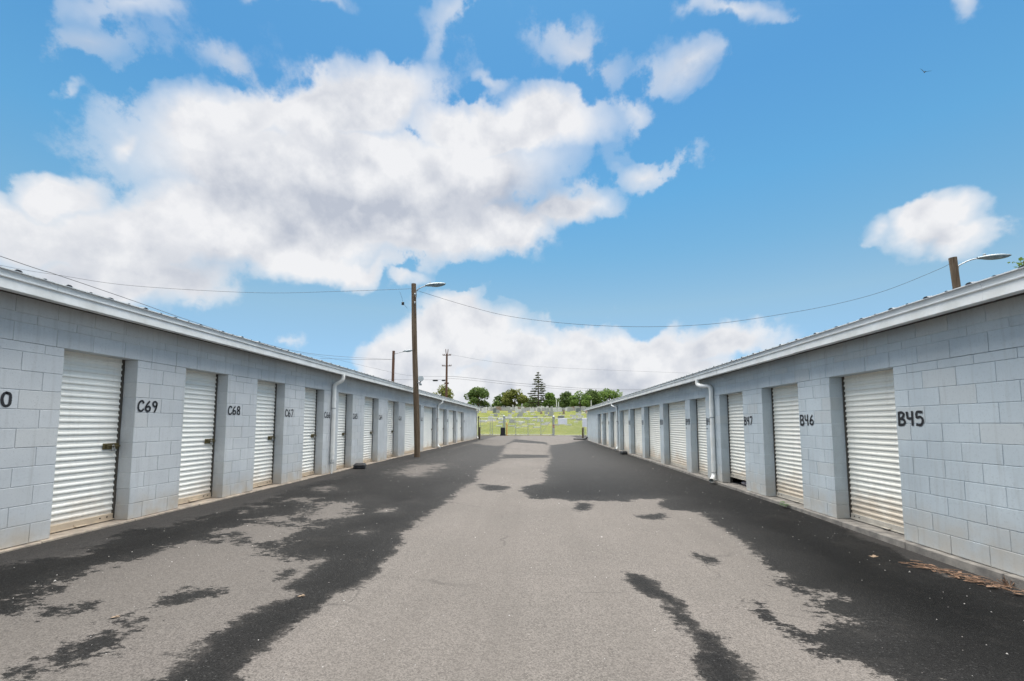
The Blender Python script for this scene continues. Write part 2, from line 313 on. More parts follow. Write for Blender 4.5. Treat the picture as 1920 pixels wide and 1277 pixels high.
DRY=[[(-3.97,5.34),(-3.78,5.62),(-3.25,5.64),(-3.02,5.44),(-2.91,5.02),(-2.87,4.84),(-3.16,4.80),(-3.51,4.94)],
[(-3.94,6.03),(-3.68,6.17),(-2.81,5.70),(-2.79,5.58),(-3.31,5.69)],
[(-3.48,6.47),(-3.65,7.20),(-3.20,7.42),(-2.95,6.76),(-2.74,6.10),(-3.15,6.07)],
[(-3.84,11.60),(-3.98,14.03),(-3.05,14.57),(-3.02,12.62),(-3.07,11.05)],
[(-4.51,6.43),(-4.43,6.70),(-4.27,6.43),(-4.39,6.33)],
[(-2.26,5.40),(-2.14,5.45),(-2.11,5.29)],
[(-2.47,6.75),(-2.32,6.85),(-2.26,6.62),(-2.40,6.59)],
[(-4.38,7.49),(-4.07,7.54),(-3.90,7.20),(-4.20,7.26)],
[(-4.55,8.73),(-4.43,8.98),(-4.19,8.37)],
[(-4.27,30.50),(-4.50,36.72),(-2.32,36.02),(-2.04,28.37),(-3.22,27.13)],
[(-1.86,32.64),(0.66,30.70),(0.19,23.41),(-0.28,21.69),(-1.41,23.28)],
]

def sdf(polys, P):           # positive inside
    best = np.full(len(P), -1e9)
    for po in polys:
        A = np.array(po); B = np.roll(A, -1, 0); dmin = np.full(len(P), 1e9); ins = np.zeros(len(P), bool)
        for a, bb in zip(A, B):
            e = bb - a; w = P - a; tt = np.clip((w @ e) / (e @ e + 1e-12), 0, 1); q = w - tt[:, None] * e; dmin = np.minimum(dmin, np.hypot(q[:, 0], q[:, 1]))
            c1 = (a[1] > P[:, 1]) != (bb[1] > P[:, 1]); xi = (bb[0] - a[0]) * (P[:, 1] - a[1]) / (bb[1] - a[1] + 1e-12) + a[0]; ins ^= c1 & (P[:, 0] < xi)
        best = np.maximum(best, np.where(ins, dmin, -dmin))
    return best
ys = [-6.0, -4, -2, 0, 1]; y = 1.6
while y < 52.2: ys.append(y); y += max(.035, .011 * y)
ys.append(52.2)
xs = list(np.arange(-7.6, 7.61, .045)); nx = len(xs)
P = np.array([(x, y) for y in ys for x in xs])
ZZ = np.array([gz(x, y) for x, y in P])
ZZ -= np.clip((P[:, 0] - 2.6) / 1.9, 0, 1) * np.clip((7.5 - P[:, 1]) / 3.5, 0, 1) * .05
wet = np.maximum(sdf(WET, P), -3); dry = sdf(DRY, P); wet = np.minimum(wet, -dry)
j, i = np.meshgrid(np.arange(len(ys) - 1), np.arange(nx - 1), indexing='ij'); a0 = (j * nx + i).ravel()
F = np.stack([a0, a0 + 1, a0 + nx + 1, a0 + nx], 1)
me = bpy.data.meshes.new('asphalt_lane')
me.vertices.add(len(P)); me.vertices.foreach_set('co', np.column_stack([P, ZZ]).astype(np.float32).ravel())
me.loops.add(F.size); me.loops.foreach_set('vertex_index', F.astype(np.int32).ravel())
me.polygons.add(len(F)); me.polygons.foreach_set('loop_start', np.arange(0, F.size, 4, dtype=np.int32))
me.update(calc_edges=True); me.validate()
at = me.attributes.new('wet', 'FLOAT', 'POINT'); at.data.foreach_set('value', wet.astype(np.float32))
me.polygons.foreach_set('use_smooth', np.ones(len(F), bool))
m, t, b = mat('asphalt'); M['asphalt'] = m
pos = t.new('ShaderNodeNewGeometry').outputs['Position']; sp = t.new('ShaderNodeSeparateXYZ', {0: pos})
wa = t.new('ShaderNodeAttribute', attribute_name='wet').outputs['Fac']
sc = t.mr(sp.outputs[1], 4, 14, 1, 2.5)
e1 = t.m('MULTIPLY', t.m('SUBTRACT', t.noise(pos, 3.0, 10, .74), .5), .60); e2 = t.m('MULTIPLY', t.m('SUBTRACT', t.noise(t.vm('MULTIPLY', pos, (.7, 1.5, 1)), 13, 6, .75), .5), .32)
e3 = t.m('MULTIPLY', t.m('SUBTRACT', t.noise(t.vm('MULTIPLY', pos, (.8, 1.6, 1)), 34, 4, .7), .5), .12)
frag = t.m('MAXIMUM', t.mr(sp.outputs[0], -2.0, -2.6, 0, 1, True), t.m('MULTIPLY', t.mr(sp.outputs[0], 1.3, 1.7, 0, 1, True), t.mr(sp.outputs[1], 5.2, 4.2, 0, 1, True)))
frag = t.m('MULTIPLY_ADD', frag, 1.25, .8)
w = t.m('ADD', wa, t.m('MULTIPLY', t.m('MULTIPLY', t.m('ADD', t.m('ADD', e1, e2), e3), frag), sc))
wm = t.mr(w, -.03, .02, 0, 1, True)
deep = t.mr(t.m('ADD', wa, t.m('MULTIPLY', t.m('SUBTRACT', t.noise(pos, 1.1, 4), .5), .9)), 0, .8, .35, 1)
absx = sp.outputs[0]
side = t.m('MAXIMUM', t.mr(absx, -1.3, -2.2, 0, 1, True), t.mr(absx, 3.6, 4.4, 0, 1, True))
strip = t.m('MAXIMUM', t.mr(t.m('ADD', absx, t.m('MULTIPLY', t.m('SUBTRACT', t.noise(pos, 1.7, 5), .5), .5)), -4.35, -4.75, 0, 1, True), t.mr(absx, 3.9, 4.2, 0, 1, True))
dryc = t.mix(t.mr(t.noise(pos, .55, 5, .6), .3, .7), (.124, .111, .1005), (.104, .094, .085))
dryc = t.mix(t.m('MULTIPLY', side, .62), dryc, (.074, .067, .061))
dryc = t.mix(t.m('MULTIPLY', strip, .88), dryc, (.026, .0245, .0235))
agg = t.new('ShaderNodeTexVoronoi', {'Vector': pos, 'Scale': 120.0}); ag = agg.outputs['Color']
agv = t.new('ShaderNodeSeparateColor', {0: ag}).outputs[0]
fine = t.noise(pos, 130, 3, .7)
sv = t.m('ADD', t.mr(agv, 0, 1, .68, 1.32), t.mr(fine, .3, .7, -.22, .22))
dryc = t.mix(1.0, dryc, t.new('ShaderNodeCombineColor', {0: sv, 1: sv, 2: sv}).outputs[0], 'MULTIPLY')
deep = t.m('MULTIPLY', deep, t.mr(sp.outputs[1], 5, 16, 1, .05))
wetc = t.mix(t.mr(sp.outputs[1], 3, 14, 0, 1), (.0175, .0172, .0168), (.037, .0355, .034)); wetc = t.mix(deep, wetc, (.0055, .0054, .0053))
wsv = t.m('ADD', t.mr(agv, 0, 1, .6, 1.4), t.mr(t.m('GREATER_THAN', agv, .975), 0, 1, 0, 1.6))
wetc = t.mix(1.0, wetc, t.new('ShaderNodeCombineColor', {0: wsv, 1: wsv, 2: wsv}).outputs[0], 'MULTIPLY')
trk = t.mr(t.noise(t.vm('MULTIPLY', pos, (1.5, .06, 1)), 1.6, 5, .6), .42, .66, 0, .32); dryc = t.mix(trk, dryc, (.085, .076, .068))
crk = t.new('ShaderNodeTexVoronoi', {'Vector': t.vm('ADD', pos, t.vm('MULTIPLY', t.new('ShaderNodeTexNoise', {'Vector': pos, 'Scale': 2.0, 'Detail': 5}).outputs['Color'], (.5, .5, 0))), 'Scale': .42}, feature='DISTANCE_TO_EDGE').outputs[0]
dryc = t.mix(t.m('MULTIPLY', t.mr(crk, .0, .006, .55, 0), t.mr(t.noise(pos, .7, 3), .5, .6)), dryc, (.04, .037, .034))
stain = t.mr(t.noise(pos, 2.4, 6, .7), .66, .74, 0, .35); dryc = t.mix(stain, dryc, (.066, .06, .054))
halo = t.m('MULTIPLY', t.mr(w, .0, .10, .55, 0, True), t.mr(t.noise(pos, 4, 4, .6), .35, .65, .2, 1)); wetc = t.mix(halo, wetc, t.mix(.5, wetc, dryc))
wetc = t.mix(t.mr(t.noise(pos, 1.7, 6, .68), .55, .72, 0, .40), wetc, t.mix(.75, dryc, wetc))
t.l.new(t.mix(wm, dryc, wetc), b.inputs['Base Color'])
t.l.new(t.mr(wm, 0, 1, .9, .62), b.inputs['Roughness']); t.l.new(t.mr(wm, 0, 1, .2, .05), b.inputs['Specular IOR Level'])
bp = t.new('ShaderNodeBump', {'Strength': .55, 'Distance': .006, 'Height': t.m('ADD', agg.outputs[0], fine)}); t.l.new(bp.outputs[0], b.inputs['Normal'])
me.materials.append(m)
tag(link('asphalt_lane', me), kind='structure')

# ------------------------------------------------------------------ storage buildings
BL, BH, DEP, GAP = .4064, .2032, .19, .0062
COURSES = [BH] * 10 + [BH / 2]; TOPC = [BH, BH / 2, BH]; OPEN_H = 2.1336
_cache = {}
def block_mb(length, height):
    k = MB(); k.cbox(-DEP, 0, -length / 2, length / 2, -height / 2, height / 2, .0028); return k
def block_mesh(length, height, mt):
    key = (round(length, 3), round(height, 3), mt)
    if key not in _cache: _cache[key] = block_mb(*key[:2]).mesh('block', M[mt])
    return _cache[key]
GLY = {'C': [[(.60, .80), (.46, .96), (.26, .95), (.10, .74), (.06, .44), (.13, .16), (.31, .03), (.50, .07), (.62, .20)]],
 'B': [[(.08, 0), (.08, 1)], [(.08, .96), (.38, .97), (.52, .84), (.48, .65), (.30, .54), (.12, .53)], [(.14, .50), (.44, .47), (.60, .32), (.56, .13), (.40, .03), (.08, .03)]],
 '0': [[(.32, .97), (.14, .85), (.07, .5), (.14, .15), (.32, .03), (.50, .15), (.57, .5), (.50, .85), (.32, .97)]],
 '1': [[(.30, 1), (.30, 0)]],
 '2': [[(.08, .78), (.2, .95), (.42, .95), (.54, .76), (.45, .52), (.08, .04), (.58, .04)]],
 '3': [[(.08, .92), (.35, .97), (.52, .8), (.42, .58), (.22, .53)], [(.26, .50), (.48, .46), (.58, .25), (.42, .05), (.08, .06)]],
 '4': [[(.07, .98), (.08, .62), (.18, .50), (.50, .52)], [(.50, 1), (.50, 0)]],
 '5': [[(.54, .95), (.12, .95), (.10, .56), (.36, .60), (.56, .44), (.54, .16), (.34, .03), (.06, .08)]],
 '6': [[(.46, .97), (.22, .72), (.08, .36), (.16, .1), (.34, .03), (.52, .14), (.54, .36), (.38, .50), (.16, .40)]],
 '7': [[(.06, .95), (.56, .95), (.22, 0)]],
 '8': [[(.32, .52), (.14, .66), (.16, .88), (.33, .97), (.50, .87), (.50, .66), (.32, .52), (.12, .36), (.12, .12), (.32, .03), (.53, .12), (.53, .36), (.34, .51)]],
 '9': [[(.50, .64), (.34, .52), (.14, .60), (.10, .84), (.28, .97), (.48, .90), (.52, .68), (.44, .30), (.28, 0)]],
 '-': [[(.05, .5), (.32, .46)]]}
def glyphs(mb, text, P, t0, z0, h, wd=.092, adv=.76):
    rr = random.Random(text)
    for ci, ch in enumerate(text):
        for si, st in enumerate(GLY[ch]):
            pts = [Vector((x + rr.uniform(-.02, .02), y + rr.uniform(-.02, .02), 0)) for x, y in st]
            pts = smooth_path(pts, 5) if len(pts) > 2 else pts
            L = []
            for i, p in enumerate(pts):
                d = (pts[min(i + 1, len(pts) - 1)] - pts[max(i - 1, 0)]).normalized(); n = Vector((-d.y, d.x, 0))
                q = p - d * (wd * .5 if i == 0 else 0) + d * (wd * .5 if i == len(pts) - 1 else 0)
                ww = wd * rr.uniform(.88, 1.1); L.append((q + n * ww, q - n * ww))
            o = .0045 + .0005 * si; vs = []
            for a, b_ in L:
                for q in (a, b_): vs.append(P(o, t0 + (q.x + ci * adv) * h, z0 + q.y * h))
            mb.add(vs, [(2 * i, 2 * i + 1, 2 * i + 3, 2 * i + 2) for i in range(len(L) - 1)])

def building(name, xf, s, zb, y0, y1, doors, names, paint, label):
    root = empty(name, (xf, y0, zb)); tag(root, label, 'storage building', 'self-storage buildings along the lane')
    T = lambda out, y, z: (xf + s * out, y, zb + z)                     # wall coordinates to world
    X = lambda out: xf + s * out
    def part(mb, nm, mats, parent=root):
        o = mb.build(nm, mats); o.parent = parent
        pw = parent.matrix_world.copy() if False else None
        o.location = Vector(o.location) - Vector(root.location) if parent is root else o.location
        return o
    rl = Vector(root.location)
    def bx(mb, o0, o1, ya, yb, za, zb_, mi=0, c=None):
        a, b_ = sorted((X(o0), X(o1)))
        if c: mb.cbox(a, b_, ya, yb, zb + za, zb + zb_, c, mi)
        else: mb.box(a, b_, ya, yb, zb + za, zb + zb_, mi)
    # --- piers between the doors
    edges = [y0] + [v for d in doors for v in d[:2]] + [y1]
    piers = [(edges[i], edges[i + 1]) for i in range(0, len(edges), 2)]
    core = MB(); blk = []
    r = random.Random(name)
    def lay(a, b_, z, h, odd, rev=False):
        y = a; first = True; L = []
        while y < b_ - .02:
            ln = BL / 2 if (first and odd) else BL
            if b_ - (y + ln) < .09: ln = b_ - y
            L.append((y, min(y + ln, b_))); y += ln; first = False
        if rev: L = [(a + b_ - q, a + b_ - p) for p, q in L]
        for p, q in L:
            g2 = .0046 if r.random() > .14 else .012
            blk.append(((p + q) / 2, z + h / 2, q - p - g2, h - GAP, r.uniform(-.0012, .0012)))
    for a, b_ in piers:
        bx(core, -.0055, -DEP, a + .0055, b_ - .0055, 0, OPEN_H)
        z = 0
        for k, h in enumerate(COURSES):
            lay(a, b_, z, h, k % 2 == 0, rev=(a == y0)); z += h
    bx(core, -.0055, -DEP, y0, y1, OPEN_H + .0055, OPEN_H + sum(TOPC) + .03)
    z = OPEN_H
    for k, h in enumerate(TOPC): lay(y0, y1, z, h, k % 2 == 1); z += h
    o = core.build('mortar', M[paint]); o.parent = root; o.location = -rl
    vis = sorted([b_ for b_ in blk if b_[0] > 3.75], key=lambda q: q[0])
    near = vis[:300]; ids = set(map(id, near)); rest = MB()
    for q in blk:
        yc, zc, ln, h, jit = q
        if id(q) in ids:
            ob = link('block', block_mesh(ln, h, paint), root, Vector(T(jit, yc, zc)) - rl, 0 if s > 0 else math.pi)
        else:
            k = block_mb(ln, h); p = T(jit, yc, zc); rest.add([(p[0] + s * v[0], p[1] + s * v[1], p[2] + v[2]) for v in k.v], k.f)
    o = rest.build('blockwork', M[paint]); o.parent = root; o.location = -rl; tag(o, kind='stuff')
    # --- shell behind: back wall, ends, slab
    sh = MB(); D = 4.6
    bx(sh, -D, -D - .19, y0, y1, -.2, 2.68); bx(sh, -DEP - .004, -D, y0, y0 + .19, -.2, 2.68); bx(sh, -DEP - .004, -D, y1 - .19, y1, -.2, 2.68)
    for d in doors[::3]: bx(sh, -DEP - .12, -D, d[1] + .12, d[1] + .2, 0.004, 2.62)
    o = sh.build('shell_wall', M[paint]); o.parent = root; o.location = -rl
    sl = MB(); pj = .045 if s > 0 else .065
    y = y0
    while y < y1 - .1:                                                   # slab poured in bays, edge slightly wavy
        e = min(y + 1.1, y1); bx(sl, pj + r.uniform(-.012, .012), -D, y + .002, e - .002, -.32, -.003 + r.uniform(-.003, .002), 0, .008); y = e
    o = sl.build('floor_slab', M['slab'] if s > 0 else M['slabR']); o.parent = root; o.location = -rl
    # --- eave: soffit, gutter and metal roof with ribs
    GZ = 2.575
    so = MB(); bx(so, -.1, .20, y0, y1, GZ + .035, GZ + .065); o = so.build('soffit', M['soffit']); o.parent = root; o.location = -rl
    prof = [(.03, .012), (.035, 0), (.118, 0), (.123, .005), (.122, .050), (.121, .104), (.136, .110), (.1385, .118), (.126, .122), (.124, .132), (.132, .182), (.129, .188), (.06, .188)]; prof = [(p + .16, q) for p, q in prof]
    gu = MB(); mid = MB()
    ysg = [y0]; y = 1.2
    while y < y1 + .12: ysg.append(y); y += 3.05
    ysg.append(y1 + .14)
    for a, b_ in zip(ysg[:-1], ysg[1:]):
        j = r.uniform(-.003, .003)
        vs = [T(p + j, yy, GZ + q + j * .6) for yy in (a + .001, b_ - .001) for p, q in prof]; n = len(prof)
        for i in range(n - 1):
            gu.add([vs[i], vs[i + 1], vs[n + i + 1], vs[n + i]], [(0, 1, 2, 3)], 0 if i < 8 else 1)
        if b_ > y1: gu.add(vs[n:], [tuple(range(n))])
        gu.add([T(p + .0025, yy, GZ + q - .001) for yy in (b_ - .03, b_ + .0005) for p, q in prof[1:8]], [(i, i + 1, i + 8, i + 7) for i in range(6)])
    o = gu.build('gutter', [M['gutter'], M['gut2']]); o.parent = root; o.location = -rl
    ro = MB(); e = .312; zr = GZ + .196; pitch = .07
    ridge = -D / 2
    for o0, o1, z0, z1 in ((e, ridge, zr, zr + pitch * (e - ridge)), (ridge, -D - .35, zr + pitch * (e - ridge), zr)):
        ro.add([T(o0, y0, z0), T(o0, y1 + .12, z0), T(o1, y1 + .12, z1), T(o1, y0, z1)], [(0, 1, 2, 3)])
    ro.add([T(e, y0, zr), T(e, y1 + .12, zr), T(e, y1 + .12, zr - .012), T(e, y0, zr - .012)], [(0, 1, 2, 3)], 2)
    for yy in (y1 + .12,):
        ro.add([T(e, yy, zr), T(ridge, yy, zr + pitch * (e - ridge)), T(-D - .35, yy, zr), T(-D - .35, yy, zr - .15), T(e, yy, zr - .012)], [(0, 1, 2, 3, 4)])
    y = y0 + .1; k = 0
    while y < y1:
        hh, w1, w2 = (.014, .034, .016) if k % 2 == 0 else (.004, .016, .008)
        if k % 2 == 0 and r.random() < .35: hh *= .55
        q = [(-w1, 0), (-w2, hh), (w2, hh), (w1, 0)]
        A = [T(e + .004, y + a, zr + .001 + b_) for a, b_ in q]; B = [T(ridge, y + a, zr + pitch * (e - ridge) + .001 + b_) for a, b_ in q]
        ro.add(A + B, [(0, 1, 5, 4), (1, 2, 6, 5), (2, 3, 7, 6)]); ro.add(A, [(0, 1, 2, 3)], 1)
        y += .2325; k += 1
    o = ro.build('roof', [M['roof'], M['closure'], M['gut2']]); o.parent = root; o.location = -rl
    # --- doors
    dm = M['door'] if s > 0 else M['doorR']; bm_ = M['bar'] if s > 0 else M['barR']
    PITCH = .0772; SP = [(0, 0), (0, .040), (.0105, .0405), (.0128, .0450), (.0135, .0530), (.0120, .0620), (.007, .0715), (0, PITCH)]
    IN = -DEP - .02
    for di, (a, b_, lift) in enumerate(doors):
        g = MB()                                                        # guides and header of this door
        for (p, q) in ((a - .03, a + .022), (b_ - .022, b_ + .03)): bx(g, IN - .03, IN + .022, p, q, 0, OPEN_H + .1)
        bx(g, IN - .30, IN - .02, a - .1, b_ + .1, OPEN_H - .015, OPEN_H + .36)
        door = g.build('door', M['guide']); door.parent = root; door.location = -rl
        z0 = .010 + lift; hb = .082
        def child(mb, nm, mt):
            c_ = mb.build(nm, mt); c_.parent = door; return c_
        k = MB(); bx(k, IN - .012, IN + .022, a + .006, b_ - .006, z0, z0 + hb, 0, .004); bx(k, IN + .022, IN + .034, a + .008, b_ - .008, z0, z0 + .012)
        child(k, 'bottom_bar', bm_)
        k = MB(); yc = lerp(a, b_, .52 if s > 0 else .42)
        bx(k, IN + .022, IN + .060, yc - .065, yc + .065, z0 + .006, z0 + .018, 0, .003); bx(k, IN + .022, IN + .028, yc - .065, yc + .065, z0 + .006, z0 + .040)
        child(k, 'lift_handle', bm_)
        k = MB()
        for yy in (b_ - .10, b_ - .19, a + .1): bx(k, IN + .022, IN + .028, yy - .008, yy + .008, z0 + .040, z0 + .056)
        child(k, 'bolt', M['guide'])
        nsl = int((OPEN_H + .06 - z0 - hb) / PITCH) + 1
        def slat(zz, mb): mb.add([T(IN + p, yy, zz + q) for yy in (a + .004, b_ - .004) for p, q in SP], [(i, i + 1, i + 9, i + 8) for i in range(7)], 0, False)
        if di in NEARD[s]:
            mb = MB(); slat(0, mb); sm = mb.mesh('slat', dm)
            for i in range(nsl): link('slat', sm, door, (r.uniform(-.0008, .0008), 0, z0 + hb + i * PITCH))
        else:
            mb = MB()
            for i in range(nsl): slat(z0 + hb + i * PITCH, mb)
            child(mb, 'curtain', dm)
        if s > 0:                                                       # sliding latch with padlock near the far jamb
            k = MB(); zl = .975; yl = b_ - .13
            bx(k, IN + .012, IN + .026, yl - .085, b_ - .010, zl - .040, zl + .040, 0, .003)
            k.tube([T(IN + .036, yl - .05, zl), T(IN + .036, b_ - .004, zl)], .010, 8); bx(k, IN + .026, IN + .046, yl - .06, yl - .038, zl - .02, zl + .02)
            for yy in (yl - .07, b_ - .03):
                for zz in (-.028, .028): bx(k, IN + .026, IN + .031, yy - .006, yy + .006, zl + zz - .006, zl + zz + .006)
            child(k, 'latch', M['brass'])
            k = MB(); yp = yl + .035
            bx(k, IN + .030, IN + .052, yp - .021, yp + .021, zl - .062, zl - .020, 0, .005)
            k.tube(smooth_path([T(IN + .041, yp - .014, zl - .02), T(IN + .041, yp - .014, zl + .006), T(IN + .041, yp, zl + .018), T(IN + .041, yp + .014, zl + .006), T(IN + .041, yp + .014, zl - .02)], 4), .0045, 6)
            child(k, 'padlock', M['steel'])
        # number painted beside the far / near jamb
        if names[di]:
            k = MB()
            if s > 0: glyphs(k, names[di], T, b_ + .035, 1.445 - .004 * di, .145)
            else: glyphs(k, names[di], lambda o_, t_, z_: T(o_, -t_, z_), -(a - .035), 1.40, .165)
            if s < 0 and di in (3, 4, 5, 6, 7): glyphs(k, '-', lambda o_, t_, z_: T(o_, -t_, z_), -(a - .05), 1.24, .12, .16)
            o = k.build('unit_number', M['ink']); o.parent = root; o.location = -rl
            tag(o, 'black hand-painted number ' + names[di])
    return root, T

NEARD = {1: (0, 1, 2, 3, 4, 5), -1: (0, 1, 2, 3, 4)}
DL = [(4.616 - 1.727 + 1.727 * k, 4.616 - 1.727 + 1.727 * k + .914, 0) for k in range(6)]
DL = [(a, b_, 0) for a, b_, _ in DL] + [(13.32, 14.54, 0), (15.46, 16.70, 0), (17.55, 19.95, 0), (20.51, 23.03, 0), (23.55, 25.87, 0), (26.42, 28.95, 0), (29.4, 31.97, 0)]
NL = ['C70', 'C69', 'C68', 'C67', 'C66', 'C65', 'C64', 'C63', 'C62', 'C61', 'C60', 'C59', 'C58']
DR = [(5.694, 6.886, 0), (7.70, 8.896, 0), (9.707, 10.907, .135), (11.80, 12.98, 0), (13.40, 15.69, 0), (16.13, 18.43, 0), (18.87, 21.14, 0), (21.54, 23.80, 0), (24.55, 26.81, 0), (27.53, 29.80, 0), (30.29, 32.29, 0)]
NR = ['B45', 'B46', 'B47', 'B48', 'B49', 'B50', 'B51', 'B52', 'B53', 'B54', 'B55']
ZL, ZR = 0.0, -.150
bl, TL = building('storage_building', -5.417, 1, ZL, -3.2, 38.73, DL, NL, 'paintL', 'long grey block storage row on the left, doors numbered C with brass latches')
br, TR = building('storage_building', 4.505, -1, ZR, -3.2, 38.74, DR, NR, 'paintR', 'long blue-grey block storage row on the right, doors numbered B')
def downspout(root, T, path, r=.05, joints=(), n=14):
    k = MB(); pp = smooth_path([T(*p) for p in path], 5); k.tube(pp, r, n, cap=False)
    k.tube(list(reversed(pp)), r * .86, n, cap=False)
    for (o_, y, z) in joints: k.tube([T(o_, y, z - .035), T(o_, y, z + .035)], r * 1.10, n, cap=True)
    ob = k.build('downspout', M['pvc']); ob.parent = root; ob.location = -Vector(root.location)
    k = MB()
    for (o_, y, z) in joints: z -= .25; k.tube([T(o_, y, z - .012), T(o_, y, z + .012)], r * 1.06, n, cap=False)
    c_ = k.build('strap', M['galv']); c_.parent = ob
downspout(bl, TL, [(.25, 11.20, 2.60), (.255, 11.20, 2.50), (.235, 11.19, 2.43), (.16, 11.16, 2.37), (.08, 11.14, 2.32), (.058, 11.13, 2.23), (.058, 11.13, 2.1), (.058, 11.13, 1.2), (.058, 11.13, .34)], .052, [(.058, 11.13, 1.93), (.058, 11.13, .50)])
k = MB(); k.tube([TL(.05, 11.13, .36), TL(.05, 11.13, -.03)], .022, 10); o = k.build('drain_stub', M['pvc']); o.parent = bl; o.location = -Vector(bl.location)
downspout(bl, TL, [(.25, 23.40, 2.60), (.255, 23.40, 2.50), (.235, 23.38, 2.43), (.16, 23.32, 2.37), (.08, 23.28, 2.32), (.058, 23.27, 2.22), (.058, 23.27, 1.9), (.058, 23.27, .9), (.058, 23.27, .25), (.07, 23.27, .12), (.13, 23.24, .05), (.22, 23.2, .02)], .052, [(.058, 23.27, 1.8)])
downspout(bl, TL, [(.25, 38.60, 2.60), (.25, 38.6, 2.5), (.16, 38.6, 2.38), (.055, 38.6, 2.27), (.055, 38.6, 1.0), (.055, 38.6, .3), (.07, 38.6, .13), (.16, 38.56, .05), (.26, 38.5, .02)], .05, [(.055, 38.6, 1.9)])
downspout(br, TR, [(.25, 11.62, 2.60), (.255, 11.62, 2.50), (.245, 11.58, 2.44), (.18, 11.45, 2.40), (.09, 11.30, 2.38), (.058, 11.25, 2.30), (.058, 11.25, 2.15), (.058, 11.25, 1.2), (.058, 11.25, .30), (.062, 11.25, .17), (.085, 11.22, .09), (.16, 11.12, .045), (.22, 11.02, .03)], .054, [(.058, 11.25, 1.83), (.058, 11.25, .45)])
downspout(br, TR, [(.25, 24.7, 2.60), (.255, 24.7, 2.50), (.24, 24.65, 2.44), (.16, 24.45, 2.39), (.08, 24.3, 2.35), (.058, 24.27, 2.25), (.058, 24.27, 1.9), (.058, 24.27, .9), (.058, 24.27, .25), (.07, 24.25, .12), (.13, 24.2, .05), (.2, 24.1, .03)], .052, [(.058, 24.27, 1.8)])
downspout(br, TR, [(.25, 38.62, 2.60), (.22, 38.62, 2.48), (.10, 38.62, 2.36), (.05, 38.62, 2.2), (.05, 38.62, 1.0), (.05, 38.62, .12)], .035)

# ------------------------------------------------------------------ poles with street lamps
def lamp_pole(name, base, top, r0, r1, arm_dir, label, wood, arm=.45, rise=.16, head=.88):
    b0 = Vector(base); t0 = Vector(top); h = t0 - b0
    root = empty(name, base); tag(root, label, 'utility pole', 'wooden poles with street lamps')
    rr = random.Random(label); k = MB(); N = 14; pts = []; rad = []
    for i in range(N + 1):
        f = i / N; pts.append(h * f + Vector((.012 * math.sin(5 * f + 1), .01 * math.sin(7 * f), 0)) + Vector((0, 0, -.3 if i == 0 else 0))); rad.append(lerp(r0, r1, f) * rr.uniform(.97, 1.03))
    k.tube(pts, rad, 16); k.build('pole', M[wood], root)
    ad = Vector(arm_dir).normalized(); at_ = h - Vector((0, 0, .28))
    ar = smooth_path([at_ + ad * r1 - Vector((0, 0, .30)), at_ + ad * (r1 + .025) - Vector((0, 0, .05)), at_ + ad * (r1 + .09) + Vector((0, 0, .03)), at_ + ad * (r1 + arm * .6) + Vector((0, 0, rise * .75)), at_ + ad * (r1 + arm) + Vector((0, 0, rise))], 5)
    k = MB(); k.tube(ar, .02, 8); k.box(at_.x + ad.x * r1 - .012, at_.x + ad.x * r1 + .022, at_.y - .03, at_.y + .03, at_.z - .34, at_.z - .16)
    k.build('lamp_arm', M['galv'], root)
    # cobra-head luminaire: shell over a sagging lens
    sd = Vector((-ad.y, ad.x, 0)); hp = ar[-1]; sh = MB(); ln = MB(); n = 12; m_ = 10
    wdt = lambda f: .05 + .115 * math.sin(math.pi * min(1, f * 1.12) ** .75 * .86) if f < 1 else .03
    for mb, sg, hh in ((sh, 1, .075), (ln, -1, .085)):
        vs = []
        for i in range(n + 1):
            f = i / n; w_ = wdt(f)
            for j in range(m_ + 1):
                a = math.pi * j / m_; env = math.sin(math.pi * min(max(f, .04), .97)) ** .5 if sg > 0 else (math.sin(math.pi * min(max((f - .22) / .78, 0), 1)) ** .6)
                vs.append(hp + ad * (f * head - .05) + sd * (w_ * math.cos(a)) + Vector((0, 0, sg * hh * env * math.sin(a) + .03 * f + (.001 * sg))))
        mb.add(vs, [(i * (m_ + 1) + j, i * (m_ + 1) + j + 1, (i + 1) * (m_ + 1) + j + 1, (i + 1) * (m_ + 1) + j) for i in range(n) for j in range(m_)], 0, True)
    hd = sh.build('lamp_head', M['lamp'], root); ln.build('lens', M['lens'], hd)
    k = MB(); c = hp + ad * .17; k.lathe([(.0, .13), (.035, .13), (.04, .12), (.04, .06), (.03, .05)], (c.x, c.y, c.z), 10); k.build('photocell', M['lamp'], hd)
    return root
P1 = (-4.735, 17.0); z1 = gz(*P1)
lp = lamp_pole('lamp_pole', (P1[0], P1[1], z1), (-5.0, 17.02, 6.99), .118, .095, (1, -.15, 0), 'tall weathered wooden pole with street lamp standing on the asphalt before the C doors', 'wood')
k = MB()                                                                # floodlight on its knuckle
c = Vector((-.115 + .17, -.02, 3.05))
k.tube([c + Vector((-.10, 0, -.10)), c + Vector((.02, 0, -.10)), c + Vector((.05, 0, -.02))], .025, 8); k.lathe([(.0, -.2), (.05, -.2), (.055, -.14), (.03, -.12)], tuple(c + Vector((.04, 0, 0))), 10)
k.tube([c + Vector((.03, .05, .03)), c + Vector((.055, -.02, .05)), c + Vector((.07, -.07, .065))], [.06, .10, .115], 14)
o = k.build('floodlight', M['lamp'], lp)
k = MB()
for zz, a in ((6.55, .2), (6.2, -.1)): k.lathe([(.0, .05), (.03, .05), (.03, -.05), (0, -.05)], (-.24 + .07, -.10, zz), 8)
k.tube([(-.36, 0, 6.72), (-.1, .0, 6.72)], .012, 6); k.build('insulator', M['lamp'], lp)
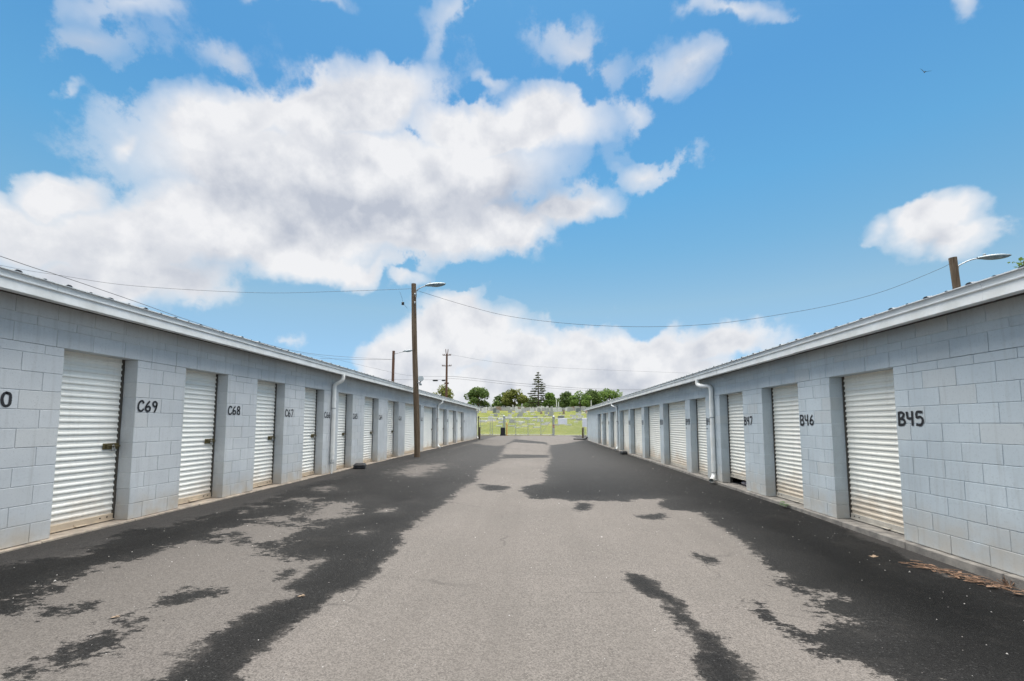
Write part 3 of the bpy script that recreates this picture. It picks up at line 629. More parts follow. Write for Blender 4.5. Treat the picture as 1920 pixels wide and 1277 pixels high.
k = MB(); k.tube(smooth_path([(-.13, -.1, 6.62), (-.10, -.12, 6.5), (-.16, -.12, 6.2), (-.165, -.115, 5.7)], 5), .008, 6); k.build('conduit_wire', M['wire'], lp)
lamp_pole('lamp_pole', (13.95, 14.5, -.5), (13.59, 14.5, 6.68), .115, .10, (1, -.1, 0), 'split-topped wooden lamp pole rising behind the roof of the B row', 'wood', arm=.62, rise=.22, head=.95)
lamp_pole('lamp_pole', (-11.2, 33, -.5), (-11.2, 33, 7.0), .12, .10, (1, -.6, 0), 'reddish wooden lamp pole rising behind the roof of the C row', 'wood2', arm=1.0, rise=.1, head=1.1)
# distribution pole with cross-arms
up_ = empty('utility_pole', (-11.83, 56, .2)); tag(up_, 'far wooden power pole with short cross-arms and twin top prongs', 'utility pole')
k = MB(); k.tube([(0, 0, -.4), (0, 0, 5), (0, 0, 10.3)], [.17, .15, .12], 14); k.build('pole', M['wood2'], up_)
for sgn in (-1, 1):
    k = MB(); k.tube([(sgn * .04, 0, 10.1), (sgn * .12, 0, 10.5), (sgn * .16, 0, 10.95)], .05, 8); k.build('top_prong', M['wood2'], up_)
for zz, ln in ((10.15, .55), (8.72, .62), (6.35, .28)):
    k = MB(); k.box(-ln, ln, -.05, .05, zz - .04, zz + .04)
    for xx in (-ln * .95, -ln * .6, ln * .6, ln * .95): k.lathe([(.0, .18), (.04, .17), (.05, .12), (.03, .04)], (xx, 0, zz), 8)
    k.build('crossarm', M['wood2'], up_)
# ------------------------------------------------------------------ wires
def wire(pts, r, label, extra=None):
    P_ = smooth_path(pts, 6); k = MB(); k.tube([Vector(p) - Vector(P_[0]) for p in P_], r, 5)
    o_ = k.build('overhead_wire', M['wire'], None, P_[0]); tag(o_, label, 'wire', 'overhead wires'); return o_
wire([(-10.25, 1.5, 4.75), (-10.43, 7.60, 4.53), (-10.46, 8.64, 4.52), (-10.52, 10.49, 4.48), (-10.58, 12.41, 4.42), (-10.68, 15.68, 4.41), (-10.83, 20.85, 4.73), (-11.20, 32.89, 6.30)], .0075, 'dark wire slanting down over the C roof from the left edge')
wire([(-26, 14.8, 8.6), (-20.99, 15.32, 7.48), (-18.62, 15.57, 7.09), (-15.94, 15.85, 6.73), (-11.22, 16.35, 6.52), (-7.88, 16.70, 6.63), (-5.08, 17.0, 6.78)], .0065, 'thin wire sagging from the tall lamp pole to the left')
wire([(-4.9, 17.0, 6.72), (-4.75, 16.97, 6.66), (-2.87, 16.71, 5.99), (-1.15, 16.48, 5.47), (.90, 16.21, 5.10), (2.85, 15.94, 4.88), (4.72, 15.69, 4.79), (6.50, 15.45, 4.83), (8.22, 15.22, 5.02), (10.03, 14.98, 5.30), (11.62, 14.77, 5.70), (13.17, 14.56, 6.32), (13.5, 14.51, 6.50)], .0065, 'long wire sagging across the lane between the two lamp poles')
wire([(-39.66, 58.31, 12.05), (-29.87, 57.50, 10.61), (-22.05, 56.85, 8.83), (-17.14, 56.44, 7.75), (-11.79, 56.00, 7.51)], .012, 'wire running from the far power pole up to the left')
wire([(-11.79, 56.00, 7.51), (-9.64, 56.72, 7.47), (-.44, 59.80, 6.74), (12.05, 63.97, 6.35), (37.81, 72.58, 7.27)], .019, 'upper of the two dark cables crossing behind the conifer')
wire([(-11.78, 56.01, 7.23), (-9.64, 56.72, 7.19), (-.44, 59.80, 6.44), (12.05, 63.97, 6.11), (37.80, 72.58, 7.10)], .015, 'lower of the two dark cables crossing behind the conifer')
wire([(-39.51, 58.30, 9.15), (-22.01, 56.85, 7.4), (-11.78, 56.00, 7.09)], .014, 'low cable behind the lamp pole, carrying black splice boxes')
wire([(-17.14, 33.00, 6.46), (-14, 33, 6.34), (-11.24, 33.00, 6.32)], .010, 'short wire reaching the reddish pole from the left')
wire([(-11.82, 55.99, 10.5), (-.43, 59.80, 9.3), (24.32, 68.08, 9.12)], .010, 'topmost thin line running right from the far power pole')
for x, w_ in ((-13.35, .30), (-12.25, .20)):
    k = MB(); k.cbox(-w_, w_, -.09, .09, -.1, .1, .02); k.tube([(-w_ - .1, 0, 0), (w_ + .1, 0, 0)], .03, 6)
    tag(k.build('splice_box', M['dark'], None, (x, 56.1, 7.0)), 'longer black splice box hanging left on the far cable' if w_ > .25 else 'shorter black splice box hanging next to the far power pole', 'splice box', 'splice boxes on the cable')
k = MB(); k.cbox(-.05, .05, -.03, .03, -.06, .06, .008); k.tube(smooth_path([(.0, 0, .06), (-.05, 0, .25), (-.14, 0, .50)], 4), .005, 5); k.tube(smooth_path([(.03, 0, -.05), (.12, 0, -.12), (.19, 0, -.2)], 4), .006, 5)
tag(k.build('junction_box', M['dark'], None, (-5.42, 16.97, 6.16)), 'small dark junction box dangling left of the tall lamp pole top', 'junction box')

# ------------------------------------------------------------------ gate and fence at the lane's end
GY, GZ0 = 52.0, -.11
def chain(mb, x0, x1, z0, z1, step=.115, r=.0035):
    n = int((x1 - x0 + (z1 - z0)) / step)
    for sg in (1, -1):
        for i in range(n + 1):
            a = x0 - (z1 - z0) + i * step; pa, pb = max(a, x0), min(a + (z1 - z0), x1)
            if pb - pa < .03: continue
            za, zb_ = z0 + (pa - a), z0 + (pb - a)
            if sg < 0: za, zb_ = z0 + z1 - za, z0 + z1 - zb_
            mb.tube([(pa, .008 * sg, za), (pb, .008 * sg, zb_)], r, 3, cap=False)
def panel(name, x0, x1, ztop, label, cat, posts, diag, zb_=.12):
    root = empty(name, (x0, GY, GZ0)); tag(root, label, cat); w_ = x1 - x0
    for zz in (zb_, ztop):
        k = MB(); k.tube([(0, 0, zz), (w_, 0, zz)], .030, 8); k.build('rail', M['galv'], root)
    for x in posts:
        k = MB(); k.tube([(x - x0, 0, 0.02), (x - x0, 0, ztop + .02)], .030, 8); k.box(x - x0 - .06, x - x0 + .06, -.05, .05, zb_ - .06, zb_ + .08); k.build('upright', M['galv'], root)
    for (xa, za, xb, zb2) in diag:
        k = MB(); k.tube([(xa - x0, 0, za), (xb - x0, 0, zb2)], .018, 6); k.build('brace', M['galv'], root)
    k = MB(); chain(k, 0, w_, zb_, ztop); tag(k.build('wire_mesh', M['galv'], root), kind='stuff')
    return root
gt = panel('sliding_gate', -3.85, 1.93, 2.12, 'galvanised chain-link sliding gate across the end of the lane', 'gate', (-3.8, -2.51, -1.04, .5, 1.88), [(-3.7, 1.0, -2.6, 2.05), (-2.4, .7, -1.2, 2.05), (-.95, .25, .4, 2.05), (.6, .3, 1.8, 1.9)])
fl = panel('chain_link_fence', -6.9, -4.03, 2.12, 'chain-link fence panel left of the gate operator', 'fence', (-6.8, -5.6, -5.35), [(-6.7, .9, -5.75, 2.0), (-5.2, 2.0, -4.2, 1.0)])
fr = panel('chain_link_fence', 2.13, 7.6, 2.05, 'chain-link fence panel right of the gate carrying a white sign', 'fence', (5.62, 7.5), [], .03)
def post(x, h, r, label, mt='galv', cap=True):
    k = MB(); k.tube([(0, 0, -.2), (0, 0, h)], r, 12)
    if cap: k.lathe([(r * 1.15, -.06), (r * 1.7, .0), (r * 1.6, .13), (r * .7, .2), (0, .22)], (0, 0, h), 12)
    return tag(k.build('fence_post', M[mt], None, (x, GY - .1, GZ0)), label, 'post', 'steel posts of the gate')
post(-7.0, 2.15, .06, 'steel fence post beside the far corner of the C row', 'guide'); post(-3.93, 2.2, .075, 'dark-capped steel gate post behind the black operator box', 'lamp'); po = post(2.03, 2.15, .10, 'thick steel gate post with red marks at the right end of the gate')
for zz in (.95, 1.15): k = MB(); k.tube([(0, 0, zz), (0, 0, zz + .1)], .103, 12, cap=False); k.build('red_mark', M['red'], po)
k = MB(); k.cbox(-.27, .27, -.2, .2, .15, .98, .03); k.box(-.33, .33, -.26, .26, 0, .15); k.box(-.18, .18, -.215, -.199, .55, .85)
tag(k.build('gate_operator', M['dark'], None, (-4.02, 51.5, GZ0)), 'black gate motor cabinet on a plinth beside the gate', 'gate motor')
k = MB(); k.tube([(0, 0, -.1), (0, 0, 1.45)], .085, 14); k.lathe([(.085, 0), (.07, .05), (0, .075)], (0, 0, 1.45), 14)
tag(k.build('bollard', M['yellow'], None, (-3.55, 51.4, GZ0)), 'yellow-orange steel bollard right of the gate motor', 'bollard')
for nm, x0, x1, z0, z1, lb in (('blank_sign', 2.53, 3.64, 1.22, 1.92, 'blank white sign hung on the fence right of the gate'), ('white_board', 5.42, 6.2, .92, 1.95, 'tall white board on the fence at the corner of the B row')):
    k = MB(); k.cbox(0, x1 - x0, -.012, .012, 0, z1 - z0, .004); tag(k.build(nm, M['sign'], None, (x0, GY - .12, z0)), lb, 'sign')
for x, y, lb in ((-5.03, 37.9, 'dark wooden bollard post at the far corner of the C row'), (4.38, 41.6, 'dark wooden bollard post at the far corner of the B row')):
    k = MB(); k.tube([(0, 0, -.2), (0, 0, .6), (.01, 0, 1.06)], [.085, .082, .078], 12); tag(k.build('wooden_bollard', M['wood3'], None, (x, y, gz(x, y))), lb, 'bollard', 'wooden corner bollards')
k = MB()
pp = smooth_path([(4.46, 38.6, .10), (4.40, 38.7, -.02), (4.25, 39.0, -.09), (3.9, 39.4, -.10), (3.35, 39.7, -.10)], 10); k.tube([Vector(p) - Vector((4.4, 39, -.1)) for p in pp], [.062 + .006 * (i % 2) for i in range(len(pp))], 10)
tag(k.build('drain_pipe', M['dark'], None, (4.4, 39, -.08)), 'black corrugated drain pipe lying on the asphalt at the B corner', 'pipe')
k = MB(); k.box(-7.4, 7.6, -.25, .1, -.1, .035); tag(k.build('concrete_gate_strip', M['slab'], None, (0, GY + .15, GZ0)), kind='structure')

# ------------------------------------------------------------------ small things on the lane
def bait(x, y, label, rz):
    root = empty('bait_station', (x, y, gz(x, y) + .004)); root.rotation_euler.z = rz; tag(root, label, 'bait box', 'black bait stations')
    k = MB(); vs = []
    for (w_, d_, z) in ((.16, .125, 0), (.165, .13, .02), (.155, .12, .085)):
        vs += [(-w_, -d_, z), (w_, -d_, z), (w_, d_, z), (-w_, d_, z)]
    k.add(vs, [(3, 2, 1, 0)] + [(4 * i + j, 4 * i + (j + 1) % 4, 4 * i + 4 + (j + 1) % 4, 4 * i + 4 + j) for i in (0, 1) for j in range(4)]); k.build('base', M['dark'], root)
    k = MB(); vs = []
    for (w_, d_, z) in ((.168, .133, .088), (.168, .133, .10), (.12, .09, .150), (.115, .085, .152)):
        vs += [(-w_, -d_, z), (w_, -d_, z), (w_, d_, z), (-w_, d_, z)]
    k.add(vs, [(3, 2, 1, 0), (12, 13, 14, 15)] + [(4 * i + j, 4 * i + (j + 1) % 4, 4 * i + 4 + (j + 1) % 4, 4 * i + 4 + j) for i in range(3) for j in range(4)]); k.build('lid', M['dark'], root)
    k = MB()
    for x_ in (-.08, .08): k.box(x_ - .03, x_ + .03, -.134, -.129, .02, .07)
    k.build('entry_hole', M['closure'], root)
bait(-5.16, 12.45, 'black bait box on the asphalt against the pier near C65', .25)
bait(4.24, 21.5, 'black bait box against the B row, far down the lane', -1.4)
M['twig'] = simple('dry_twig', (.36, .22, .14), .85, 0, .3, 30, c2=(.15, .085, .05)); M['leafdry'] = simple('dry_leaf', (.36, .25, .16), .8, 0, .3, 30)
rr = random.Random(3)
k = MB()
for i in range(70):
    f = rr.random(); cx, cy = lerp(4.02, 4.30, f) + rr.gauss(0, .05), lerp(4.98, 4.25, f) + rr.gauss(0, .08); ln = rr.uniform(.05, .22); a = rr.gauss(-1.15, .5); z = gz(cx, cy) - .045 + rr.uniform(.0, .035)
    dx, dy = ln * math.cos(a), ln * math.sin(a); w_ = rr.uniform(.0015, .0042)
    k.tube([(cx - dx / 2, cy - dy / 2, z + .006), (cx + rr.uniform(-.01, .01), cy, z + rr.uniform(.008, .025)), (cx + dx / 2, cy + dy / 2, z + rr.uniform(.004, .03))], [w_, w_ * .9, w_ * .5], 5)
def leafcard(mb, c, s_, a, tilt=.3):
    ca, sa = math.cos(a), math.sin(a); pts = [(-1, 0, 0), (-.35, .38, .12), (.35, .34, .1), (1, 0, .05), (.35, -.34, .16), (-.35, -.38, .1)]
    mb.add([(c[0] + s_ * (x * ca - y * sa), c[1] + s_ * (x * sa + y * ca), c[2] + s_ * z * tilt * 3) for x, y, z in pts], [(0, 1, 5), (1, 2, 4, 5), (2, 3, 4)])
for i in range(60):
    f = rr.random(); cx, cy = lerp(4.1, 4.36, f) + rr.gauss(0, .05), lerp(4.85, 4.15, f) + rr.gauss(0, .06); leafcard(k, (cx, cy, gz(cx, cy) - .035 + rr.uniform(0, .02)), rr.uniform(.015, .045), rr.uniform(0, 6.3))
c0 = Vector((4.15, 4.6, gz(4.15, 4.6))); k.v = [tuple(Vector(v) - c0) for v in k.v]
tag(k.build('twig_pile', M['twig'], None, c0), 'pile of dry brown twigs and leaves washed against the wall right of B45', 'twigs')
k = MB()
for i in range(9): a = rr.uniform(-.5, .5); k.tube(smooth_path([(0, 0, 0), (.01 * i - .04, .02 * a, .05), (.02 * i - .09, .05 * a, rr.uniform(.07, .12))], 3), .004, 4)
tag(k.build('dead_weed', M['twig'], None, (4.40, 4.42, -.275)), 'brown dead weed tuft growing at the wall base beside the twigs', 'weed')
k = MB(); M['weed'] = simple('weed_green', (.10, .22, .04), .7, 0, .25, 40)
for i in range(26):
    a = rr.uniform(0, 6.28); q = rr.uniform(.01, .07); leafcard(k, (q * math.cos(a), q * math.sin(a), rr.uniform(.01, .10)), rr.uniform(.02, .04), a, rr.uniform(.2, 1))
tag(k.build('weed', M['weed'], None, (4.37, 8.02, gz(4.37, 8.02) + .01)), 'small green weed sprouting from the slab edge by door B46', 'weed')
for x, y, s_, lb in ((3.775, 5.21, .075, 'flat tan leaf lying on wet asphalt before door B45'), (-2.92, 2.94, .03, 'single brown leaf on dry asphalt at lower left'), (-1.86, 3.42, .03, 'dark clump lying in the wet streak at lower left')):
    k = MB(); leafcard(k, (0, 0, .006), s_, .2, .2); leafcard(k, (s_ * .3, s_ * .2, .012), s_ * .6, 1.1, .2); tag(k.build('fallen_leaf', M['leafdry'], None, (x, y, gz(x, y) - (.03 if x > 3 else 0))), lb, 'leaf', 'fallen leaves')
# loose grit
M['grit'] = simple('grit', (.55, .53, .50), .8, 0, .4, 3, c2=(.12, .10, .09))
k = MB()
for i in range(650):
    y = 2.0 * math.exp(rr.random() * 2.3); x = rr.uniform(-4.9, 4.4) if rr.random() > .35 else rr.choice((-1, 1)) * rr.gauss(3.9, .5)
    if not -5.2 < x < 4.3: continue
    s_ = rr.uniform(.002, .0045) * (1 + .10 * y) * (2 if rr.random() < .03 else 1); z = gz(x, y) - np.clip((x - 2.6) / 1.9, 0, 1) * np.clip((7.5 - y) / 3.5, 0, 1) * .05
    pts = [(x + s_ * rr.uniform(.6, 1.4) * a, y + s_ * rr.uniform(.6, 1.4) * b_, z + s_ * c_) for a, b_, c_ in ((-1, 0, .1), (0, -1, .1), (1, 0, .1), (0, 1, .1), (0, 0, 1.1))]
    k.add(pts, [(0, 1, 4), (1, 2, 4), (2, 3, 4), (3, 0, 4)])
tag(k.build('loose_grit', M['grit']), 'scattered pale grit and pebbles over the asphalt', 'grit', kind='stuff')
# things showing under the raised door B47
for i, (y, c, lb) in enumerate(((10.05, (.42, .16, .40), 'purple bundle under the raised door B47'), (10.36, (.55, .50, .52), 'pale bundle under the raised door B47'), (9.86, (.60, .10, .22), 'red-pink bundle under the raised door B47'))):
    m_ = simple('bundle_%d' % i, c, .7, 0, .3, 20, .4, 30); k = MB(); n, q = 10, 7; vs = []
    for a in range(q + 1):
        for b_ in range(n):
            th, ph = math.pi * a / q, 2 * math.pi * b_ / n; f = 1 + .25 * math.sin(3 * ph + i) * math.sin(th)
            vs.append((.10 * f * math.sin(th) * math.cos(ph), .14 * f * math.sin(th) * math.sin(ph), .055 + .055 * math.cos(th) * (1 + .2 * math.sin(2 * ph))))
    k.add(vs, [(a * n + b_, a * n + (b_ + 1) % n, (a + 1) * n + (b_ + 1) % n, (a + 1) * n + b_) for a in range(q) for b_ in range(n)], 0, True)
    tag(k.build('cloth_bundle', m_, None, (4.505 + .33, y, ZR)), lb, 'bundle', 'bundles under the raised door')

# ------------------------------------------------------------------ cemetery
GR=[(-9.06,84.82,0.90,0.47,"w"),(-8.63,91.22,0.79,0.56,"g"),(-5.25,84.77,0.73,0.68,"w"),(-3.43,89.29,1.10,0.52,"g"),(-9.23,74.42,1.20,0.28,"w"),(-7.95,76.34,1.42,0.38,"w"),(-4.14,72.60,0.90,0.54,"g"),(-2.45,73.17,0.90,0.18,"w"),(-6.62,79.77,0.79,0.25,"w"),(0.30,75.25,0.47,0.47,"w"),(0.95,75.25,0.47,0.47,"w"),(-0.23,84.20,0.83,0.31,"g"),(7.63,78.21,1.16,0.39,"g"),(4.68,83.36,1.24,0.35,"d"),(3.28,95.90,0.95,0.53,"g"),(1.01,95.95,0.51,0.51,"b"),(5.91,107.34,1.06,0.53,"d"),(5.85,93.82,0.46,0.81,"b"),(-6.95,79.05,0.59,0.39,"g"),(2.08,94.91,0.70,0.53,"g"),]
def stone(kind, w_, h, mt):
    k = MB(); d_ = max(.16, .2 * w_)
    if kind == 'flat': k.cbox(-w_ / 2, w_ / 2, -.9, .9, -.1, h, .03)
    elif kind == 'obelisk':
        k.box(-w_ * .8, w_ * .8, -w_ * .8, w_ * .8, -.1, h * .14); vs = [(a * w_ * f, b_ * w_ * f, z) for z, f in ((h * .14, .5), (h * .9, .3)) for a, b_ in ((-1, -1), (1, -1), (1, 1), (-1, 1))] + [(0, 0, h)]
        k.add(vs, [(0, 1, 5, 4), (1, 2, 6, 5), (2, 3, 7, 6), (3, 0, 4, 7), (4, 5, 8), (5, 6, 8), (6, 7, 8), (7, 4, 8)])
    else:
        k.box(-w_ * .58, w_ * .58, -d_ * .9, d_ * .9, -.15, h * .18); n = 8
        arc = [(w_ / 2 * math.cos(math.pi * i / n), h * ((.80 if kind == 'arch' else .94) + (.20 if kind == 'arch' else .06) * math.sin(math.pi * i / n))) for i in range(n + 1)]
        pr = [(w_ / 2, h * .18)] + arc + [(-w_ / 2, h * .18)]; m_ = len(pr)
        k.add([(x, -d_ / 2, z) for x, z in pr] + [(x, d_ / 2, z) for x, z in pr], [tuple(range(m_)), tuple(range(2 * m_ - 1, m_ - 1, -1))] + [(i, i + m_, (i + 1) % m_ + m_, (i + 1) % m_) for i in range(m_)])
    return k.mesh('gravestone', M[mt])
tone = dict(w='white', g='grey', d='dark grey', b='brown'); placed = []
for i, (x, y, w_, h, c) in enumerate(GR):
    kd = 'flat' if h < .3 else ('arch' if i % 3 == 0 else 'block'); o_ = link('gravestone', stone(kd, w_, h * 1.15, 'st' + c), None, (x, y, hz(x, y)), rr.uniform(-.1, .1)); placed.append((x, y))
    wh = 'nearest the gate' if y < 77 else ('in the middle of the cemetery slope' if y < 90 else 'high on the cemetery slope')
    tag(o_, '%s %s gravestone %s' % ('low flat' if kd == 'flat' else ('round-topped' if kd == 'arch' else 'square upright'), tone[c], wh), 'gravestone', 'gravestones on the open slope')
protos = {(kd, c): stone(kd, w_, h, 'st' + c) for kd, w_, h in (('arch', .75, 1.0), ('block', 1.0, .85), ('obelisk', .40, 1.7), ('flat', .9, .25)) for c in 'wgdb'}
for row, (yr, n, x0, x1) in enumerate(((104, 16, -15, 14), (110, 26, -17, 16), (116, 32, -18, 18), (123, 32, -19, 20), (131, 34, -20, 22), (140, 32, -20, 24))):
    for i in range(n):
        x = lerp(x0, x1, (i + rr.uniform(.15, .85)) / n); y = yr + rr.uniform(-2, 2); kd = rr.choices(('arch', 'block', 'obelisk', 'flat'), (4, 6, .35, .8))[0]; c = rr.choices('wgdb', (3.2, 4.5, 1, .8))[0]
        o_ = link('gravestone', protos[kd, c], None, (x, y, hz(x, y)), rr.uniform(-.25, .25)); s_ = rr.uniform(.8, 1.35); o_.scale = (s_, 1, rr.uniform(.8, 1.35))
        sec = ('by the C roof corner', 'below the oak', 'below the olive tree', 'below the conifer', 'below the round tree', 'below the right-hand trees', 'by the B roof corner')[min(6, int(7 * i / n))]
        tag(o_, '%s %s gravestone, %s hilltop row, %s' % (tone[c], dict(arch='round-topped', block='square', obelisk='pointed', flat='flat')[kd], ('front', 'second', 'third', 'fourth', 'fifth', 'last')[row], sec), 'gravestone', 'gravestones in the hilltop rows')
for i in range(64):
    y = rr.uniform(63, 103); x = rr.uniform(-.115, .125) * y; kd = rr.choice(('flat', 'flat', 'block')); c = rr.choice('wwg')
    if min(abs(x - a) + abs(y - b_) * .4 for a, b_ in placed) < 1.3: continue
    placed.append((x, y)); o_ = link('gravestone', protos[kd, c], None, (x, y, hz(x, y)), rr.uniform(-.12, .12)); o_.scale = (rr.uniform(.6, 1.3), rr.uniform(.3, .6), rr.uniform(.35, .7))
    tag(o_, 'low %s %s marker %s, %s' % (tone[c], 'flat' if kd == 'flat' else 'block', 'just beyond the gate' if y < 76 else ('half way up the slope' if y < 90 else 'below the hilltop rows'), 'left of the gate' if x / y < -.06 else ('behind the gate' if x / y < .045 else 'behind the white sign')), 'gravestone', 'low markers on the open slope')
for x, y, c, lb in ((11.2, 98, (.6, .05, .08), 'red flowers'), (12.6, 98.4, (.08, .16, .1), 'dark green wreath'), (13.9, 98.2, (.30, .08, .40), 'purple flowers'), (15.0, 98.5, (.75, .35, .2), 'orange flowers')):
    k = MB(); m_ = simple(lb.replace(' ', '_'), c, .7, 0, .3, 8)
    for i in range(40): a, q = rr.uniform(0, 6.28), rr.uniform(0, .3); leafcard(k, (q * math.cos(a), q * math.sin(a), rr.uniform(.1, .65)), rr.uniform(.08, .16), a, 1.0)
    k.box(-.1, .1, -.1, .1, -.05, .15); tag(k.build('flower_bunch', m_, None, (x, y, hz(x, y) + .02)), lb + ' on the long pale grave slab up the slope', 'flowers', 'grave flowers')
k = MB(); k.cbox(-3.2, 3.2, -.5, .5, -.1, .12, .03); tag(k.build('grave_slab', M['stw'], None, (12.6, 97.6, hz(12.6, 97.6))), 'long pale grave slab carrying flowers, near the B corner', 'grave slab')
for x, y, h in ((7.6, 150, 3.1), (18.3, 146, 3.6), (6.9, 150, 4.0)):
    k = MB(); k.tube([(0, 0, -.2), (0, 0, h * .9), (0, 0, h)], [.16, .13, .05], 8); k.box(-.3, .3, -.3, .3, -.2, .3); tag(k.build('monument', M['stw'], None, (x, y, hz(x, y))), {3.1: 'white stone pillar before the right-hand trees', 3.6: 'white pillar showing just above the B roof corner', 4.0: 'tallest thin white pillar beside the round tree'}[h], 'monument', 'white pillars in the cemetery')

# ------------------------------------------------------------------ trees
def leaf_mat(name, a, b2):
    m, t, b = mat(name); n = t.n; t.n.remove(b)
    pos = t.new('ShaderNodeNewGeometry'); r = pos.outputs['Random Per Island']
    c = t.mix(r, a, b2); c = t.mix(t.mr(t.noise(pos.outputs['Position'], .35, 3), .4, .65, 0, .6), c, tuple(x * .55 for x in a))
    d = t.new('ShaderNodeBsdfDiffuse', {'Color': c}); tr = t.new('ShaderNodeBsdfTranslucent', {'Color': c})
    mx = t.new('ShaderNodeMixShader', {0: .3, 1: d.outputs[0], 2: tr.outputs[0]}); t.l.new(mx.outputs[0], n['Material Output'].inputs[0]); return m
M['lfA'] = leaf_mat('leaf_oak', (.10, .155, .05), (.20, .26, .095)); M['lfB'] = leaf_mat('leaf_olive', (.155, .175, .05), (.26, .27, .09)); M['lfC'] = leaf_mat('leaf_bright', (.135, .22, .055), (.235, .31, .10)); M['lfD'] = leaf_mat('leaf_conifer', (.085, .105, .06), (.16, .165, .095))
M['bark'] = wood_mat('bark', (.10, .075, .055), (.16, .13, .10))
def quads(C, size, r_):
    n = len(C); u = r_.normal(size=(n, 3)); u /= np.linalg.norm(u, axis=1)[:, None]; w = r_.normal(size=(n, 3)); w -= (w * u).sum(1)[:, None] * u; w /= np.linalg.norm(w, axis=1)[:, None]
    s_ = size * r_.uniform(.6, 1.4, (n, 1)); V = np.stack([C - u * s_, C + w * s_ * .6, C + u * s_, C - w * s_ * .6], 1).reshape(-1, 3)
    return [tuple(v) for v in V], [tuple(range(4 * i, 4 * i + 4)) for i in range(n)]
def tree(name, x, y, z, h, wd, label, lm, n=2600, leaf=.42, seed=1, trunk=.2, lobes=17, group='trees along the cemetery hilltop'):
    r_ = np.random.default_rng(seed); root = empty(name, (x, y, z)); tag(root, label, 'tree', group)
    zc = h * (1 + trunk) / 2; rz = h * (1 - trunk) / 2; rx = wd / 2; L = []
    for i in range(lobes):
        a = r_.uniform(0, 2 * math.pi); e = r_.uniform(-1, 1) ; q = r_.uniform(.35, .72)
        qq = math.sqrt(1 - min(e * e, .95)) if e > 0 else 1.0
        L.append((rx * q * math.cos(a) * qq, rx * q * math.sin(a) * qq, zc + rz * .78 * e, r_.uniform(.26, .42) * rx))
    C = []
    for i in range(n):
        l = L[r_.integers(lobes)]; d = r_.normal(size=3); d /= np.linalg.norm(d); rad = l[3] * r_.uniform(.45, 1.08) ** .6
        C.append((l[0] + d[0] * rad, l[1] + d[1] * rad, l[2] + d[2] * rad * .8))
    C = np.array(C); v, f_ = quads(C, leaf, r_); k = MB(); k.add(v, f_); k.build('crown', M[lm], root)
    k = MB(); k.tube([(0, 0, -.5), (.05, 0, h * trunk), (0, .05, h * .55), (0, 0, h * .8)], [.035 * h, .026 * h, .016 * h, .006 * h], 9)
    for l in L[:9]: k.tube([(0, 0, h * (trunk + .08)), (l[0] * .5, l[1] * .5, (l[2] + h * trunk) * .52), l[:3]], [.014 * h, .009 * h, .003 * h], 6)
    k.build('trunk', M['bark'], root); return root
tree('oak_tree', -25.8, 190, 6.9, 10.6, 12.8, 'large dark green oak left of the lane end', 'lfA', 3200, seed=2, trunk=.12)
tree('broadleaf_tree', -14.6, 192, 6.9, 8.2, 10.5, 'darker bushy tree left of the olive tree', 'lfA', 2200, seed=3, trunk=.05)
tree('broadleaf_tree', -9.4, 186, 6.8, 9.3, 12.5, 'wide olive-green tree left of the conifer', 'lfB', 3000, seed=4, trunk=.06)
tree('broadleaf_tree', 5.6, 182, 6.8, 7.6, 6.8, 'small round bright green tree right of the conifer', 'lfC', 1900, leaf=.36, seed=5, trunk=.06)
tree('broadleaf_tree', 13.6, 200, 7.0, 9.0, 9.6, 'airy dark tree at the left of the right-hand group', 'lfA', 1700, seed=6, trunk=.1)
tree('broadleaf_tree', 19.0, 190, 6.9, 8.2, 11.0, 'light green rounded tree in the right-hand group', 'lfC', 2400, seed=8, trunk=.05)
tree('broadleaf_tree', 25.5, 204, 7.0, 10.0, 12.5, 'taller green tree above the corner of the B roof', 'lfA', 2400, seed=9, trunk=.05)
tree('broadleaf_tree', 33.5, 200, 7.0, 10.4, 13, 'rightmost green tree showing above the B roof', 'lfC', 2200, seed=10, trunk=.05)
tree('broadleaf_tree', -42.3, 190, 6.9, 10.9, 14.5, 'olive tree topping the C roof beside the power pole', 'lfB', 2600, seed=11, trunk=.1)
tree('broadleaf_tree', -31.5, 215, 6.9, 8.3, 6, 'small pale treetop between power pole and oak', 'lfC', 900, seed=12, trunk=.1)
tree('broadleaf_tree', -2.6, 205, 6.9, 5.8, 15, 'low dark thicket tree behind the conifer trunk', 'lfA', 1900, seed=13, trunk=.02)
tree('broadleaf_tree', 10.6, 215, 7.0, 6.2, 12, 'low dark tree filling the gap right of the round tree', 'lfA', 1500, seed=14, trunk=.02)
for i, (x, y, h, w_, lb) in enumerate(((-20.5, 225, 5.2, 9, 'low far bush between the oak and the olive tree'), (16.5, 228, 7.2, 13, 'far pale tree behind the right-hand group'), (29.5, 225, 9.0, 14, 'far pale tree behind the tallest right-hand tree'), (-6.0, 226, 6.5, 12, 'far bush behind the olive tree'))):
    tree('broadleaf_tree', x, y, 6.9, h, w_, lb, 'lfC' if i % 2 else 'lfA', 1300, leaf=.5, seed=40 + i, trunk=.02)
nt = tree('broadleaf_tree', 21.9, 16.0, -.4, 9.4, 8.6, 'leafy branch tip at the right edge above the B roof', 'lfC', 9000, leaf=.085, seed=15, trunk=.35, lobes=26, group='near trees')
k = MB(); k.tube(smooth_path([(-3.0, 0, 6.9), (-3.7, .05, 7.25), (-4.3, 0, 7.42), (-4.66, 0, 7.40)], 4), [.05 - .0035 * i for i in range(13)], 6)
bo = k.build('branch', M['bark'], nt); r_ = np.random.default_rng(5); C = np.array([(-4.2 + r_.normal(0, .17), r_.normal(0, .2), 7.46 + r_.normal(0, .10)) for i in range(240)])
v, f_ = quads(C, .06, r_); k = MB(); k.add(v, f_); k.build('leaf_spray', M['lfC'], bo)
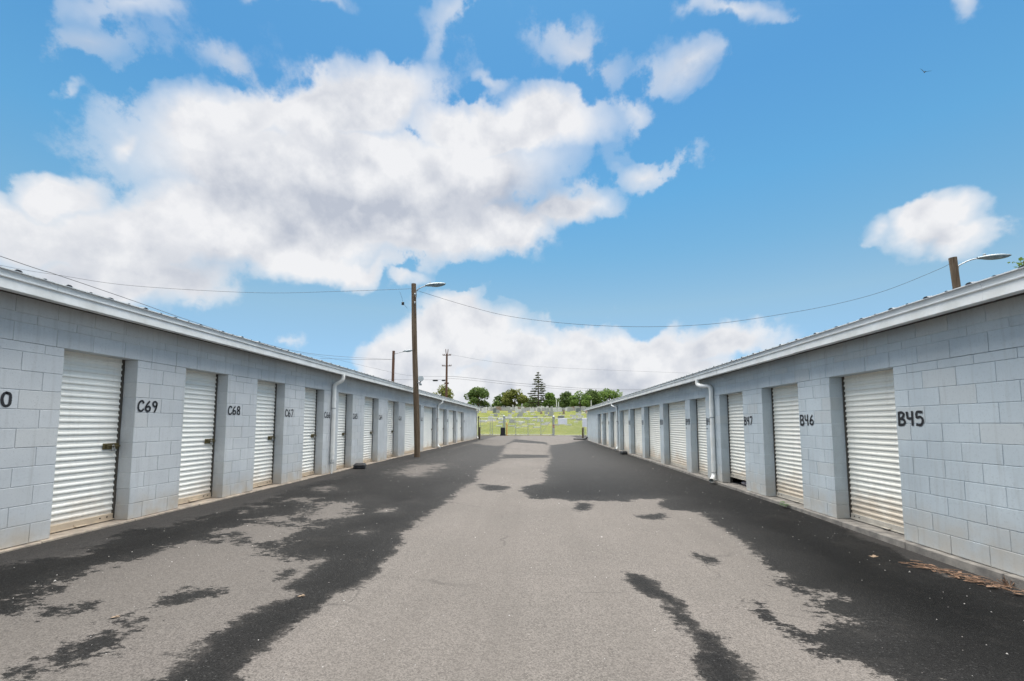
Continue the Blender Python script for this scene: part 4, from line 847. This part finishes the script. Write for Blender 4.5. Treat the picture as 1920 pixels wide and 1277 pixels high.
# conifer with open whorls
r_ = np.random.default_rng(21); ct = empty('conifer_tree', (.75, 186, 6.8)); tag(ct, 'tall open-branched conifer standing above the hilltop', 'tree', 'trees along the cemetery hilltop')
H = 17.3; k = MB(); k.tube([(0, 0, -.5), (0, 0, H * .5), (.1, 0, H * .93), (.05, 0, H)], [.42, .25, .07, .02], 9); C = []
for i in range(15):
    f = i / 14; z = H * (.17 + .79 * f); Lb = 5.6 * (1 - f) ** .75 * r_.uniform(.8, 1.05) + .35
    for j in range(r_.integers(6, 10)):
        a = r_.uniform(0, 6.28); ll = Lb * r_.uniform(.65, 1.1); dr = -.05 * ll
        pts = [(0, 0, z), (.5 * ll * math.cos(a), .5 * ll * math.sin(a), z + dr), (ll * math.cos(a), ll * math.sin(a), z + dr + .08 * ll)]
        k.tube(pts, [.06, .04, .015], 5)
        for q in r_.uniform(.3, 1.04, int(8 + 12 * ll)):
            C.append((ll * q * math.cos(a) + r_.normal(0, .13), ll * q * math.sin(a) + r_.normal(0, .13), z + dr * q + r_.normal(-.05, .10)))
k.build('trunk', M['bark'], ct); v, f_ = quads(np.array(C), .25, r_); k = MB(); k.add(v, f_); k.build('crown', M['lfD'], ct)
# ------------------------------------------------------------------ bird
k = MB(); k.tube([(-.34, 0, 0), (-.18, 0, .03), (.1, 0, .04), (.3, 0, .02), (.38, 0, 0)], [.01, .06, .085, .05, .01], 8)
for sg, dz in ((1, .5), (-1, .28)): k.add([(-.12, sg * .05, .03), (.16, sg * .05, .04), (.10, sg * .55, dz * .7), (-.02, sg * 1.0, dz), (-.16, sg * .5, dz * .6)], [(0, 1, 2, 4), (4, 2, 3)])
k.add([(-.30, -.03, 0), (-.55, -.12, .02), (-.55, .12, .02), (-.30, .03, 0)], [(0, 1, 2, 3)])
bd = k.build('bird', M['closure'], None, (64, 70.5, 59)); bd.rotation_euler = (R(25), R(-20), R(60)); tag(bd, 'small dark bird gliding high in the blue at upper right', 'bird')

# stones that would share a label are told apart from left to right
by = {}
for o_ in scene.objects:
    if o_.name.startswith('gravestone') and o_.get('label'): by.setdefault(o_['label'], []).append(o_)
ORD = ('leftmost', 'second', 'third', 'fourth', 'fifth', 'sixth', 'seventh', 'eighth', 'ninth')
for lb, L_ in by.items():
    if len(L_) > 1:
        for i, o_ in enumerate(sorted(L_, key=lambda q: q.location.x / q.location.y)): o_['label'] = lb + (', leftmost' if i == 0 else ', %s from left' % ORD[min(i, 8)])
